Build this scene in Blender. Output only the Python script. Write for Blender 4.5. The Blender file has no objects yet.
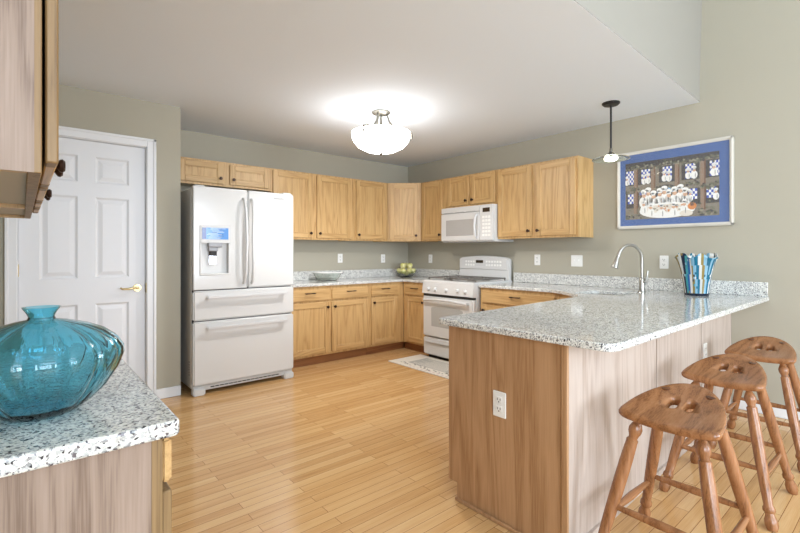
import bpy, bmesh, math, random
from mathutils import Matrix, Vector
R = math.radians
random.seed(7)
scn = bpy.context.scene
COL = scn.collection

# ------------------------------------------------------------------ camera
cd = bpy.data.cameras.new('camera'); cam = bpy.data.objects.new('camera', cd); COL.objects.link(cam)
cd.sensor_width = 36.0; cd.lens = 446.0 / 800 * 36; cd.shift_y = -(266.5 - 252.88) / 800
cd.clip_start = 0.02
cam.location = (-4.3055, -4.903, 1.2264); cam.rotation_euler = (R(90), 0, R(-40.27))
scn.camera = cam
# ------------------------------------------------------------------ exposure
vs = scn.view_settings
vs.view_transform = 'Standard'; vs.look = 'None'; vs.gamma = 1.0; vs.use_curve_mapping = False
vs.exposure = 1.22
# ------------------------------------------------------------------ world and daylight
w = bpy.data.worlds.new('sky'); scn.world = w; w.use_nodes = True
w.node_tree.nodes['Background'].inputs[0].default_value = (0.75, 0.86, 1.0, 1)
w.node_tree.nodes['Background'].inputs[1].default_value = 0.9

def area(name, loc, rot, sx, sy, power, col):
    l = bpy.data.lights.new(name, 'AREA'); l.shape = 'RECTANGLE'; l.size = sx; l.size_y = sy
    l.energy = power; l.color = col
    o = bpy.data.objects.new(name, l); COL.objects.link(o); o.location = loc; o.rotation_euler = rot
    return o
DAY = (0.76, 0.87, 1.0)
area('window_daylight', (-3.9, -9.12, 1.5), (R(90), 0, 0), 1.55, 2.0, 40, DAY)
area('window_daylight', (-1.3, -9.12, 1.5), (R(90), 0, 0), 1.55, 2.0, 85, DAY)
area('window_daylight', (-2.6, -9.12, 3.5), (R(90), 0, 0), 4.0, 0.9, 30, DAY)
area('window_daylight', (-4.82, -7.0, 1.6), (R(90), 0, R(-90)), 2.4, 1.9, 70, DAY)

# ------------------------------------------------------------------ helpers
def lin(c):
    return tuple(((v / 255) / 12.92 if v / 255 <= 0.04045 else ((v / 255 + 0.055) / 1.055) ** 2.4) for v in c)

def newmat(name, rgb=(128, 128, 128), rough=0.5, metal=0.0, spec=0.5):
    m = bpy.data.materials.new(name); m.use_nodes = True
    b = m.node_tree.nodes['Principled BSDF']
    b.inputs['Base Color'].default_value = (*lin(rgb), 1); b.inputs['Roughness'].default_value = rough
    b.inputs['Metallic'].default_value = metal; b.inputs['Specular IOR Level'].default_value = spec
    return m
def N(m, t, **kw):
    n = m.node_tree.nodes.new(t)
    for k, v in kw.items(): setattr(n, k, v)
    return n
def L(m, a, b): m.node_tree.links.new(a, b)
def bsdf(m): return m.node_tree.nodes['Principled BSDF']
def ramp(m, stops, interp='LINEAR'):
    r = N(m, 'ShaderNodeValToRGB'); r.color_ramp.interpolation = interp
    e = r.color_ramp.elements
    while len(e) < len(stops): e.new(0.5)
    for el, (p, c) in zip(e, stops): el.position = p; el.color = (*lin(c), 1)
    return r
def noise_bump(m, scale, strength, dist=0.002, coord='Object', vec=None):
    tc = N(m, 'ShaderNodeTexCoord'); nz = N(m, 'ShaderNodeTexNoise'); nz.inputs['Scale'].default_value = scale
    nz.inputs['Detail'].default_value = 4
    L(m, vec or tc.outputs[coord], nz.inputs['Vector'])
    b = N(m, 'ShaderNodeBump'); b.inputs['Strength'].default_value = strength; b.inputs['Distance'].default_value = dist
    L(m, nz.outputs['Fac'], b.inputs['Height']); L(m, b.outputs[0], bsdf(m).inputs['Normal'])

def oak(name, axis, light, mid, dark, rough=0.38, scale=1.0, spec=0.5):
    m = newmat(name, mid, rough, spec=spec)
    tc = N(m, 'ShaderNodeTexCoord'); oi = N(m, 'ShaderNodeObjectInfo')
    mp = N(m, 'ShaderNodeMapping'); s = [7.0 * scale] * 3; s[axis] = 0.5 * scale
    mp.inputs['Scale'].default_value = s
    add = N(m, 'ShaderNodeVectorMath', operation='ADD'); mul = N(m, 'ShaderNodeMath', operation='MULTIPLY')
    mul.inputs[1].default_value = 37.0
    L(m, oi.outputs['Random'], mul.inputs[0]); L(m, tc.outputs['Object'], add.inputs[0]); L(m, mul.outputs[0], add.inputs[1])
    L(m, add.outputs[0], mp.inputs['Vector'])
    n1 = N(m, 'ShaderNodeTexNoise'); n1.inputs['Scale'].default_value = 1.0; n1.inputs['Detail'].default_value = 3; n1.inputs['Distortion'].default_value = 0.4
    L(m, mp.outputs[0], n1.inputs['Vector'])
    wv = N(m, 'ShaderNodeMath', operation='MULTIPLY'); wv.inputs[1].default_value = 16.0
    L(m, n1.outputs['Fac'], wv.inputs[0])
    fr = N(m, 'ShaderNodeMath', operation='PINGPONG'); fr.inputs[1].default_value = 1.0
    L(m, wv.outputs[0], fr.inputs[0])
    mp2 = N(m, 'ShaderNodeMapping'); s2 = [260.0 * scale] * 3; s2[axis] = 7.0 * scale
    mp2.inputs['Scale'].default_value = s2; L(m, add.outputs[0], mp2.inputs['Vector'])
    n2 = N(m, 'ShaderNodeTexNoise'); n2.inputs['Scale'].default_value = 1.0; n2.inputs['Detail'].default_value = 2
    L(m, mp2.outputs[0], n2.inputs['Vector'])
    mx = N(m, 'ShaderNodeMath', operation='MULTIPLY_ADD'); mx.inputs[1].default_value = 0.38
    sc2 = N(m, 'ShaderNodeMath', operation='MULTIPLY'); sc2.inputs[1].default_value = 0.7
    L(m, n2.outputs['Fac'], sc2.inputs[0]); L(m, fr.outputs[0], mx.inputs[0]); L(m, sc2.outputs[0], mx.inputs[2])
    rp = ramp(m, [(0.26, dark), (0.5, mid), (0.8, light)])
    L(m, mx.outputs[0], rp.inputs['Fac']); L(m, rp.outputs['Color'], bsdf(m).inputs['Base Color'])
    b = N(m, 'ShaderNodeBump'); b.inputs['Strength'].default_value = 0.08; b.inputs['Distance'].default_value = 0.001
    L(m, n2.outputs['Fac'], b.inputs['Height']); L(m, b.outputs[0], bsdf(m).inputs['Normal'])
    return m

OAKC = ((207, 170, 117), (197, 159, 105), (176, 136, 84))
OAK_V = oak('oak_vertical', 2, *OAKC); OAK_X = oak('oak_horizontal', 0, *OAKC)
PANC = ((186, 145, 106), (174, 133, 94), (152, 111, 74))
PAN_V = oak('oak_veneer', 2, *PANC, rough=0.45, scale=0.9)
GLARE_V = oak('oak_glare_tint', 2, (196, 182, 170), (188, 172, 160), (170, 152, 137), rough=0.45, scale=0.9)  # same oak; cool daylight glare is mixed into this paler colour
DAYLIT_V = oak('oak_daylit_tint', 2, (164, 143, 128), (152, 131, 115), (124, 103, 88), rough=0.5, scale=1.1)  # same oak; bluish daylight on the left end panels put into the colour
SHADED_V = oak('oak_shaded_tint', 2, (150, 122, 84), (140, 112, 74), (116, 90, 58), rough=0.5)  # left cabinets' oak with shade put into its darker colour
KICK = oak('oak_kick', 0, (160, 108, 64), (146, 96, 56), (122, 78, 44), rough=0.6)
STC = ((164, 115, 77), (149, 100, 63), (118, 76, 46))
ST_Z = oak('stool_oak_leg', 2, *STC, rough=0.25, scale=1.2); ST_X = oak('stool_oak_seat', 0, *STC, rough=0.22, scale=0.9)
DARKWOOD = oak('stool_plug', 0, (110, 66, 36), (96, 56, 30), (80, 44, 24), rough=0.3)

def granite():
    m = newmat('granite', (200, 200, 196), 0.09)
    tc = N(m, 'ShaderNodeTexCoord')
    nz = N(m, 'ShaderNodeTexNoise'); nz.inputs['Scale'].default_value = 90; nz.inputs['Detail'].default_value = 3
    L(m, tc.outputs['Object'], nz.inputs['Vector'])
    vm = N(m, 'ShaderNodeVectorMath', operation='MULTIPLY_ADD'); vm.inputs[1].default_value = (0.012,) * 3
    L(m, nz.outputs['Color'], vm.inputs[0]); L(m, tc.outputs['Object'], vm.inputs[2])
    v1 = N(m, 'ShaderNodeTexVoronoi'); v1.inputs['Scale'].default_value = 240
    L(m, vm.outputs[0], v1.inputs['Vector'])
    sp = N(m, 'ShaderNodeSeparateColor'); L(m, v1.outputs['Color'], sp.inputs[0])
    r1 = ramp(m, [(0, (52, 50, 56)), (0.05, (104, 96, 98)), (0.10, (150, 150, 150)), (0.22, (192, 194, 192)), (0.42, (224, 223, 215)), (0.75, (238, 237, 231))], 'CONSTANT')
    L(m, sp.outputs[0], r1.inputs['Fac'])
    n2 = N(m, 'ShaderNodeTexNoise'); n2.inputs['Scale'].default_value = 38; n2.inputs['Detail'].default_value = 5; n2.inputs['Roughness'].default_value = 0.7
    L(m, tc.outputs['Object'], n2.inputs['Vector'])
    r2 = ramp(m, [(0.33, (140, 138, 140)), (0.47, (255, 255, 255))]); L(m, n2.outputs['Fac'], r2.inputs['Fac'])
    mx = N(m, 'ShaderNodeMix', data_type='RGBA', blend_type='MULTIPLY'); mx.inputs['Factor'].default_value = 0.55
    L(m, r1.outputs['Color'], mx.inputs['A']); L(m, r2.outputs['Color'], mx.inputs['B'])
    L(m, mx.outputs['Result'], bsdf(m).inputs['Base Color'])
    return m
GRAN = granite()

def paint(name, rgb, rough=0.75, bump=0.05, sc=180):
    m = newmat(name, rgb, rough, spec=0.3); noise_bump(m, sc, bump); return m
WALL = paint('wall_paint', (175, 169, 152)); CEIL = paint('ceiling_paint', (230, 237, 244), 0.9, 0.15, 120)
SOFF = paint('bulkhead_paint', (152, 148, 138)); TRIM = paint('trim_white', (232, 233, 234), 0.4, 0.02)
DOORW = paint('door_white', (230, 231, 233), 0.4, 0.02)

def floor_mat():
    m = newmat('oak_floor', (200, 150, 90), 0.2)
    tc = N(m, 'ShaderNodeTexCoord')
    bt = N(m, 'ShaderNodeTexBrick', offset=0.37, offset_frequency=2, squash=1.0)
    for k, v in {'Scale': 1.0, 'Mortar Size': 0.0012, 'Mortar Smooth': 0.1, 'Bias': 0.0, 'Brick Width': 0.8, 'Row Height': 0.058}.items():
        bt.inputs[k].default_value = v
    bt.inputs['Color1'].default_value = (0, 0, 0, 1); bt.inputs['Color2'].default_value = (1, 1, 1, 1); bt.inputs['Mortar'].default_value = (0.5, 0.5, 0.5, 1)
    L(m, tc.outputs['Object'], bt.inputs['Vector'])
    sp = N(m, 'ShaderNodeSeparateColor'); L(m, bt.outputs['Color'], sp.inputs[0])
    ofs = N(m, 'ShaderNodeMath', operation='MULTIPLY'); ofs.inputs[1].default_value = 23.0; L(m, sp.outputs[0], ofs.inputs[0])
    add = N(m, 'ShaderNodeVectorMath', operation='ADD'); L(m, tc.outputs['Object'], add.inputs[0]); L(m, ofs.outputs[0], add.inputs[1])
    mp = N(m, 'ShaderNodeMapping'); mp.inputs['Scale'].default_value = (1.6, 34, 1); L(m, add.outputs[0], mp.inputs['Vector'])
    n1 = N(m, 'ShaderNodeTexNoise'); n1.inputs['Scale'].default_value = 1; n1.inputs['Detail'].default_value = 4; n1.inputs['Distortion'].default_value = 0.5
    L(m, mp.outputs[0], n1.inputs['Vector'])
    mp2 = N(m, 'ShaderNodeMapping'); mp2.inputs['Scale'].default_value = (9, 420, 1); L(m, add.outputs[0], mp2.inputs['Vector'])
    n2 = N(m, 'ShaderNodeTexNoise'); n2.inputs['Scale'].default_value = 1; n2.inputs['Detail'].default_value = 2; L(m, mp2.outputs[0], n2.inputs['Vector'])
    a1 = N(m, 'ShaderNodeMath', operation='MULTIPLY_ADD'); a1.inputs[1].default_value = 0.42
    a2 = N(m, 'ShaderNodeMath', operation='MULTIPLY_ADD'); a2.inputs[1].default_value = 0.33
    a3 = N(m, 'ShaderNodeMath', operation='MULTIPLY'); a3.inputs[1].default_value = 0.25
    L(m, sp.outputs[0], a3.inputs[0]); L(m, n2.outputs['Fac'], a2.inputs[0]); L(m, a3.outputs[0], a2.inputs[2])
    L(m, n1.outputs['Fac'], a1.inputs[0]); L(m, a2.outputs[0], a1.inputs[2])
    rp = ramp(m, [(0.22, (172, 126, 76)), (0.42, (202, 158, 104)), (0.62, (214, 174, 122)), (0.8, (224, 188, 140))])
    L(m, a1.outputs[0], rp.inputs['Fac'])
    mx = N(m, 'ShaderNodeMix', data_type='RGBA', blend_type='MIX'); L(m, bt.outputs['Fac'], mx.inputs['Factor'])
    L(m, rp.outputs['Color'], mx.inputs['A']); mx.inputs['B'].default_value = (*lin((132, 84, 44)), 1)
    L(m, mx.outputs['Result'], bsdf(m).inputs['Base Color'])
    b = N(m, 'ShaderNodeBump', invert=True); b.inputs['Strength'].default_value = 0.25; b.inputs['Distance'].default_value = 0.0008
    L(m, bt.outputs['Fac'], b.inputs['Height']); L(m, b.outputs[0], bsdf(m).inputs['Normal'])
    bsdf(m).inputs['Roughness'].default_value = 0.17
    return m
FLOOR = floor_mat()

WHITE = newmat('appliance_white', (214, 213, 210), 0.16); WHITE2 = newmat('appliance_white_satin', (210, 209, 206), 0.35)
noise_bump(WHITE2, 300, 0.01)
HANDW = newmat('handle_white', (212, 211, 209), 0.25); DARK = newmat('dark_gap', (38, 36, 36), 0.6)
BRONZE = newmat('dark_bronze', (62, 44, 36), 0.35, 0.7); BRASS = newmat('brass', (206, 184, 138), 0.25, 1.0)
CHROME = newmat('chrome', (214, 214, 216), 0.12, 1.0); STEEL = newmat('brushed_steel', (186, 184, 178), 0.28, 1.0)
NICKEL = newmat('brushed_nickel', (120, 116, 106), 0.35, 0.9); BLACK = newmat('black_iron', (26, 24, 24), 0.45)
PLATE = newmat('plate_white', (238, 237, 232), 0.35); SLOT = newmat('slot_dark', (70, 66, 62), 0.5)
OVENGL = newmat('oven_glass', (176, 176, 172), 0.08); MICROGL = newmat('micro_window', (172, 170, 166), 0.15)
GRATE = newmat('grate', (112, 108, 102), 0.5, 0.3); GREYP = newmat('grey_plastic', (150, 150, 152), 0.3)
SCREEN_D = newmat('screen_navy', (30, 52, 130), 0.12); SCREEN_L = newmat('screen_blue', (96, 150, 214), 0.12)
INK = newmat('grey_ink', (130, 130, 134), 0.4); PALEBLUE = newmat('screen_streak', (196, 218, 240), 0.15)
DISPLAY = newmat('dark_display', (54, 44, 34), 0.15)
UNDER = newmat('cabinet_underside', (196, 182, 160), 0.6)

def glass(name, rgb, rough=0.0, ior=1.45):
    m = newmat(name, rgb, rough); b = bsdf(m); b.inputs['Transmission Weight'].default_value = 1.0; b.inputs['IOR'].default_value = ior
    return m
BLUEGL = glass('turquoise_glass', (164, 230, 246), 0.005); CLEAR = glass('clear_glass', (246, 251, 249), 0.0)
def thin_glass(name, rgb, amount):
    m = newmat(name, rgb, 0.03); b = bsdf(m); b.inputs['Alpha'].default_value = amount; return m
DISC = glass('pendant_glass', (240, 252, 246), 0.18)
PICGL = thin_glass('picture_glass', (250, 250, 250), 0.04)

class MB:
    """collects shapes into one mesh object"""
    def __init__(s): s.bm = bmesh.new(); s.mats = []; s.cur = 0; s.sm = set()
    def mat(s, m):
        if m not in s.mats: s.mats.append(m)
        s.cur = s.mats.index(m); return s
    def _merge(s, bm2, smooth=False):
        me = bpy.data.meshes.new('tmp'); bm2.to_mesh(me); bm2.free()
        n = len(s.bm.faces); s.bm.from_mesh(me); bpy.data.meshes.remove(me)
        s.bm.faces.ensure_lookup_table()
        for f in s.bm.faces[n:]: f.material_index = s.cur; f.smooth = smooth
    def box(s, a, b, bev=0.0, seg=1, M=None):
        b2 = bmesh.new(); bmesh.ops.create_cube(b2, size=1)
        lo = [min(a[i], b[i]) for i in range(3)]; hi = [max(a[i], b[i]) for i in range(3)]
        for v in b2.verts: v.co = Vector([(lo[i] + hi[i]) / 2 + v.co[i] * (hi[i] - lo[i]) for i in range(3)])
        if bev > 0:
            bev = min(bev, min(hi[i] - lo[i] for i in range(3)) * 0.45)
            bmesh.ops.bevel(b2, geom=b2.edges[:], offset=bev, segments=seg, affect='EDGES', clamp_overlap=True)
        if M: bmesh.ops.transform(b2, matrix=M, verts=b2.verts[:])
        s._merge(b2, False); return s
    def prism(s, pts, z0, z1, bev=0.0, M=None, seg=1):
        b2 = bmesh.new(); lo = [b2.verts.new((p[0], p[1], z0)) for p in pts]
        f = b2.faces.new(lo); r = bmesh.ops.extrude_face_region(b2, geom=[f])
        vs_ = [e for e in r['geom'] if isinstance(e, bmesh.types.BMVert)]
        bmesh.ops.translate(b2, vec=(0, 0, z1 - z0), verts=vs_)
        bmesh.ops.recalc_face_normals(b2, faces=b2.faces[:])
        if bev > 0: bmesh.ops.bevel(b2, geom=b2.edges[:], offset=bev, segments=seg, affect='EDGES', clamp_overlap=True)
        if M: bmesh.ops.transform(b2, matrix=M, verts=b2.verts[:])
        s._merge(b2); return s
    def lathe(s, prof, n=32, M=None, smooth=True, rib=0.0, nrib=0):
        b2 = bmesh.new(); rings = []
        for r, z in prof:
            if r < 1e-6: rings.append([b2.verts.new((0, 0, z))])
            else:
                rg = []
                for i in range(n):
                    t = 2 * math.pi * i / n; rr = r
                    if rib: rr = r * (1 - rib * (abs(math.cos(nrib * t / 2)) ** 14))
                    rg.append(b2.verts.new((rr * math.cos(t), rr * math.sin(t), z)))
                rings.append(rg)
        for a, b in zip(rings[:-1], rings[1:]):
            if len(a) == 1 and len(b) == 1: continue
            for i in range(n):
                j = (i + 1) % n
                if len(a) == 1: b2.faces.new((a[0], b[i], b[j]))
                elif len(b) == 1: b2.faces.new((a[i], b[0], a[j]))
                else: b2.faces.new((a[i], b[i], b[j], a[j]))
        bmesh.ops.recalc_face_normals(b2, faces=b2.faces[:])
        if M: bmesh.ops.transform(b2, matrix=M, verts=b2.verts[:])
        s._merge(b2, smooth); return s
    def cyl(s, p0, p1, r, r1=None, n=16):
        p0, p1 = Vector(p0), Vector(p1); d = p1 - p0
        M = Matrix.Translation(p0) @ d.to_track_quat('Z', 'Y').to_matrix().to_4x4()
        r1 = r if r1 is None else r1
        return s.lathe([(0, 0), (r, 0), (r1, d.length), (0, d.length)], n, M)
    def turn(s, p0, p1, prof, n=20):
        p0, p1 = Vector(p0), Vector(p1); d = p1 - p0
        M = Matrix.Translation(p0) @ d.to_track_quat('Z', 'Y').to_matrix().to_4x4()
        return s.lathe([(r, t * d.length) for t, r in prof], n, M)
    def tube(s, pts, r, n=12, caps=True):
        b2 = bmesh.new(); pts = [Vector(p) for p in pts]; rings = []; up = None
        for i, p in enumerate(pts):
            d = (pts[min(i + 1, len(pts) - 1)] - pts[max(i - 1, 0)]).normalized()
            if up is None: up = d.orthogonal().normalized()
            up = (up - d * up.dot(d)).normalized(); sd = d.cross(up)
            rr = r[i] if isinstance(r, (list, tuple)) else r
            rings.append([b2.verts.new(p + (up * math.cos(2 * math.pi * k / n) + sd * math.sin(2 * math.pi * k / n)) * rr) for k in range(n)])
        for a, b in zip(rings[:-1], rings[1:]):
            for k in range(n): b2.faces.new((a[k], a[(k + 1) % n], b[(k + 1) % n], b[k]))
        if caps: b2.faces.new(rings[0][::-1]); b2.faces.new(rings[-1])
        bmesh.ops.recalc_face_normals(b2, faces=b2.faces[:])
        s._merge(b2, True); return s
    def ball(s, c, r, sz=(1, 1, 1), n=20):
        b2 = bmesh.new(); bmesh.ops.create_uvsphere(b2, u_segments=n, v_segments=max(8, n // 2), radius=r)
        for v in b2.verts: v.co = Vector(c) + Vector([v.co[i] * sz[i] for i in range(3)])
        s._merge(b2, True); return s
    def poly(s, pts):
        b2 = bmesh.new(); b2.faces.new([b2.verts.new(p) for p in pts]); s._merge(b2); return s
    def build(s, name, mat=None, parent=None, M=None, label=None):
        if mat is not None and not s.mats: s.mats = [mat]
        if M is not None: bmesh.ops.transform(s.bm, matrix=M, verts=s.bm.verts[:])
        me = bpy.data.meshes.new(name); s.bm.to_mesh(me); s.bm.free()
        for m in s.mats: me.materials.append(m)
        if hasattr(me, 'set_sharp_from_angle'): me.set_sharp_from_angle(angle=R(40))
        o = bpy.data.objects.new(name, me); COL.objects.link(o)
        if parent: o.parent = parent
        if label: o['label'] = label
        return o
def mb(m): return MB().mat(m)

def thing(name, label, cat, loc=(0, 0, 0), rz=0.0, group=None):
    o = bpy.data.objects.new(name, None); COL.objects.link(o); o.location = loc; o.rotation_euler = (0, 0, rz)
    o.empty_display_size = 0.05
    o['label'] = label; o['category'] = cat
    if group: o['group'] = group
    return o
def tag(o, label, cat, group=None):
    o['label'] = label; o['category'] = cat
    if group: o['group'] = group
    return o
def struct(o): o['kind'] = 'structure'; return o
def dup(root, loc, rz=None, label=None):
    r = root.copy(); COL.objects.link(r); r.location = loc
    if rz is not None: r.rotation_euler = (0, 0, rz)
    if label: r['label'] = label
    def rec(src, dst):
        for ch in [o for o in src.children]:
            c = ch.copy(); COL.objects.link(c); c.parent = dst; rec(ch, c)
    rec(root, r)
    return r
def flat_curve(outer, holes, depth, bevel):
    """2D outline with holes -> extruded, bevelled mesh datablock"""
    cu = bpy.data.curves.new('tmp', 'CURVE'); cu.dimensions = '2D'; cu.fill_mode = 'BOTH'
    cu.extrude = depth / 2 - bevel; cu.bevel_depth = bevel; cu.bevel_resolution = 2; cu.offset = -bevel
    for pts in [outer] + holes:
        sp = cu.splines.new('POLY'); sp.points.add(len(pts) - 1); sp.use_cyclic_u = True
        for p, q in zip(sp.points, pts): p.co = (q[0], q[1], 0, 1)
    o = bpy.data.objects.new('tmp', cu); COL.objects.link(o)
    dg = bpy.context.evaluated_depsgraph_get(); me = bpy.data.meshes.new_from_object(o.evaluated_get(dg))
    bpy.data.objects.remove(o); bpy.data.curves.remove(cu)
    return me
def arc(cx, cy, r, a0, a1, n=8):
    return [(cx + r * math.cos(R(a0 + (a1 - a0) * i / n)), cy + r * math.sin(R(a0 + (a1 - a0) * i / n))) for i in range(n + 1)]

# ------------------------------------------------------------------ the room
ZC = 2.48; ZH = 4.3; YP = -0.74; XP = -3.262; XL = -4.70; YB = -9.0; YS = -3.70
struct(mb(FLOOR).box((XL - 0.1, YB - 0.1, -0.1), (0.1, 0.1, 0)).build('floor'))
struct(mb(WALL).box((XP, 0, 0), (0.1, 0.1, ZC)).build('wall_back'))
struct(mb(WALL).box((0, YB, 0), (0.1, 0, ZH)).build('wall_right'))
def ybk(x): return -3.682 + 0.04 * x
struct(mb(CEIL).prism([(XL - 0.1, 0.1), (XL - 0.1, ybk(XL - 0.1)), (0.1, ybk(0.1)), (0.1, 0.1)], ZC, ZC + 0.1).build('ceiling'))
b2 = bmesh.new()
q_ = [b2.verts.new((x, ybk(x) + dy, z)) for z, dy in ((ZC + 0.101, 0), (ZC + 0.101, 0.1), (ZH, 0.06), (ZH, -0.04)) for x in (XL - 0.1, 0.0)]
for f in ((0, 1, 3, 2), (2, 3, 5, 4), (4, 5, 7, 6), (6, 7, 1, 0), (0, 2, 4, 6), (1, 7, 5, 3)): b2.faces.new([q_[k] for k in f])
bmesh.ops.recalc_face_normals(b2, faces=b2.faces[:])
m_ = MB().mat(SOFF); m_._merge(b2)
m_.prism([(XL - 0.1, ybk(XL - 0.1) - 0.002), (0.0, ybk(0) - 0.002), (0.0, ybk(0) - 0.0005), (XL - 0.1, ybk(XL - 0.1) - 0.0005)], ZC + 0.001, ZC + 0.12)
struct(m_.build('wall_bulkhead'))
struct(mb(CEIL).box((XL - 0.1, YB - 0.1, ZH), (0.1, YS + 0.3, ZH + 0.1)).build('ceiling_upper'))
DX0, DX1, DZ = -4.332, -3.522, 2.098      # door opening
m_ = mb(WALL)
m_.box((XL, YP, 0), (DX0, YP + 0.11, ZC)).box((DX1, YP, 0), (XP, YP + 0.11, ZC)).box((DX0, YP, DZ), (DX1, YP + 0.11, ZC))
m_.box((XP - 0.11, YP + 0.11, 0), (XP, 0.1, ZC))
struct(m_.build('wall_pantry'))
# left wall with a window opening behind the camera
m_ = mb(WALL)
m_.box((XL - 0.1, YB, 0), (XL, -8.2, ZH)).box((XL - 0.1, -5.8, 0), (XL, YP + 0.11, ZH))
m_.box((XL - 0.1, -8.2, 0), (XL, -5.8, 0.65)).box((XL - 0.1, -8.2, 2.55), (XL, -5.8, ZH))
struct(m_.build('wall_left'))
m_ = mb(WALL)
for x0, x1 in ((XL - 0.1, -4.675), (-3.125, -2.075), (-0.525, 0.1)):
    m_.box((x0, YB - 0.1, 0), (x1, YB, 3.05))
for x0, x1 in ((-4.675, -3.125), (-2.075, -0.525)):
    m_.box((x0, YB - 0.1, 0), (x1, YB, 0.5)).box((x0, YB - 0.1, 2.5), (x1, YB, 3.05))
m_.box((XL - 0.1, YB - 0.1, 3.05), (-4.6, YB, ZH)).box((-0.6, YB - 0.1, 3.05), (0.1, YB, ZH)).box((-4.6, YB - 0.1, 3.95), (-0.6, YB, ZH))
struct(m_.build('wall_front'))
def wframe(name, x0, x1, z0, z1, nx, nz):
    m = mb(TRIM); t = 0.05
    m.box((x0, YB - 0.09, z0), (x0 + t, YB - 0.02, z1)).box((x1 - t, YB - 0.09, z0), (x1, YB - 0.02, z1))
    m.box((x0, YB - 0.09, z0), (x1, YB - 0.02, z0 + t)).box((x0, YB - 0.09, z1 - t), (x1, YB - 0.02, z1))
    for i in range(1, nx): c = x0 + (x1 - x0) * i / nx; m.box((c - 0.015, YB - 0.08, z0), (c + 0.015, YB - 0.03, z1))
    for i in range(1, nz): c = z0 + (z1 - z0) * i / nz; m.box((x0, YB - 0.08, c - 0.015), (x1, YB - 0.03, c + 0.015))
    struct(m.build(name))
wframe('window_1', -4.675, -3.125, 0.5, 2.5, 2, 2); wframe('window_2', -2.075, -0.525, 0.5, 2.5, 2, 2); wframe('window_3', -4.6, -0.6, 3.05, 3.95, 4, 1)

# pantry door
m_ = mb(DOORW); dw0, dw1, dz0, dz1 = DX0 + 0.006, DX1 - 0.006, 0.01, DZ - 0.006; yf = YP + 0.028
px = [(dw0 + 0.115, (dw0 + dw1) / 2 - 0.055), ((dw0 + dw1) / 2 + 0.055, dw1 - 0.115)]
pz = [(0.24, 0.83), (1.03, 1.66), (1.77, 1.975)]
xs = [dw0, px[0][0], px[0][1], px[1][0], px[1][1], dw1]; zs = [dz0, 0.24, 0.83, 1.03, 1.66, 1.77, 1.975, dz1]
for i in range(5):
    for j in range(7):
        if i in (1, 3) and j in (1, 3, 5):
            x0, x1, z0, z1 = xs[i], xs[i + 1], zs[j], zs[j + 1]
            def ring(k, d): return [Vector((x0 + k, yf + d, z0 + k)), Vector((x1 - k, yf + d, z0 + k)), Vector((x1 - k, yf + d, z1 - k)), Vector((x0 + k, yf + d, z1 - k))]
            rs = [ring(0, 0), ring(0.014, 0.011), ring(0.022, 0.011), ring(0.05, 0.002)]
            for a, b in zip(rs[:-1], rs[1:]):
                for q in range(4): m_.poly([a[q], a[(q + 1) % 4], b[(q + 1) % 4], b[q]])
            m_.poly(rs[-1])
        else:
            m_.poly([(xs[i], yf, zs[j]), (xs[i + 1], yf, zs[j]), (xs[i + 1], yf, zs[j + 1]), (xs[i], yf, zs[j + 1])])
m_.box((dw0, yf + 0.013, dz0), (dw1, yf + 0.035, dz1))
m_.poly([(dw1, yf, dz0), (dw1, yf + 0.014, dz0), (dw1, yf + 0.014, dz1), (dw1, yf, dz1)])
m_.poly([(dw0, yf, dz0), (dw0, yf, dz1), (dw0, yf + 0.014, dz1), (dw0, yf + 0.014, dz0)])
door = struct(m_.build('door_1'))
m_ = mb(BRASS); kx, kz = -3.585, 0.94
m_.cyl((kx, yf, kz), (kx, yf - 0.008, kz), 0.032, 0.03).cyl((kx, yf - 0.006, kz), (kx, yf - 0.05, kz), 0.011)
m_.tube([(kx + 0.005, yf - 0.05, kz), (kx - 0.03, yf - 0.052, kz + 0.004), (kx - 0.07, yf - 0.05, kz - 0.004), (kx - 0.11, yf - 0.045, kz - 0.002), (kx - 0.125, yf - 0.042, kz + 0.008)], [0.011, 0.01, 0.009, 0.008, 0.006])
m_.build('door_handle', parent=door, label='brass lever handle')
mb(BRASS).box((DX1 - 0.004, YP - 0.002, 0.9), (DX1 - 0.001, YP + 0.026, 0.98)).build('strike_plate', parent=door)
for z in (0.25, 1.1, 1.85):
    mb(BRASS).cyl((DX0 + 0.003, yf - 0.006, z - 0.045), (DX0 + 0.003, yf - 0.006, z + 0.045), 0.006).build('hinge', parent=door, label='brass hinge')
m_ = mb(TRIM); tw = 0.068
for x0, x1 in ((DX0 - tw, DX0), (DX1, DX1 + tw)):
    m_.box((x0, YP - 0.018, 0), (x1, YP, DZ + tw), 0.004)
    xm = x0 if x0 < DX0 else x1
    m_.box((xm - 0.02 if x0 >= DX1 else xm, YP - 0.026, 0), (xm if x0 >= DX1 else xm + 0.02, YP - 0.016, DZ + tw), 0.003)
m_.box((DX0, YP - 0.018, DZ), (DX1, YP, DZ + tw), 0.004).box((DX0 - tw, YP - 0.026, DZ + tw - 0.02), (DX1 + tw, YP - 0.016, DZ + tw), 0.003)
m_.box((DX0, YP, 0), (DX0 + 0.004, YP + 0.11, DZ)).box((DX1 - 0.004, YP, 0), (DX1, YP + 0.11, DZ)).box((DX0, YP, DZ - 0.004), (DX1, YP + 0.11, DZ))
m_.box((DX0, yf + 0.036, 0), (DX1, yf + 0.05, DZ))
struct(m_.build('trim_1'))
struct(mb(TRIM).box((DX1 + tw, YP - 0.014, 0), (XP, YP, 0.085), 0.004).build('baseboard_pantry'))
struct(mb(TRIM).box((-0.014, YB, 0), (0, -3.925, 0.09), 0.004).build('baseboard_right'))

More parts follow.
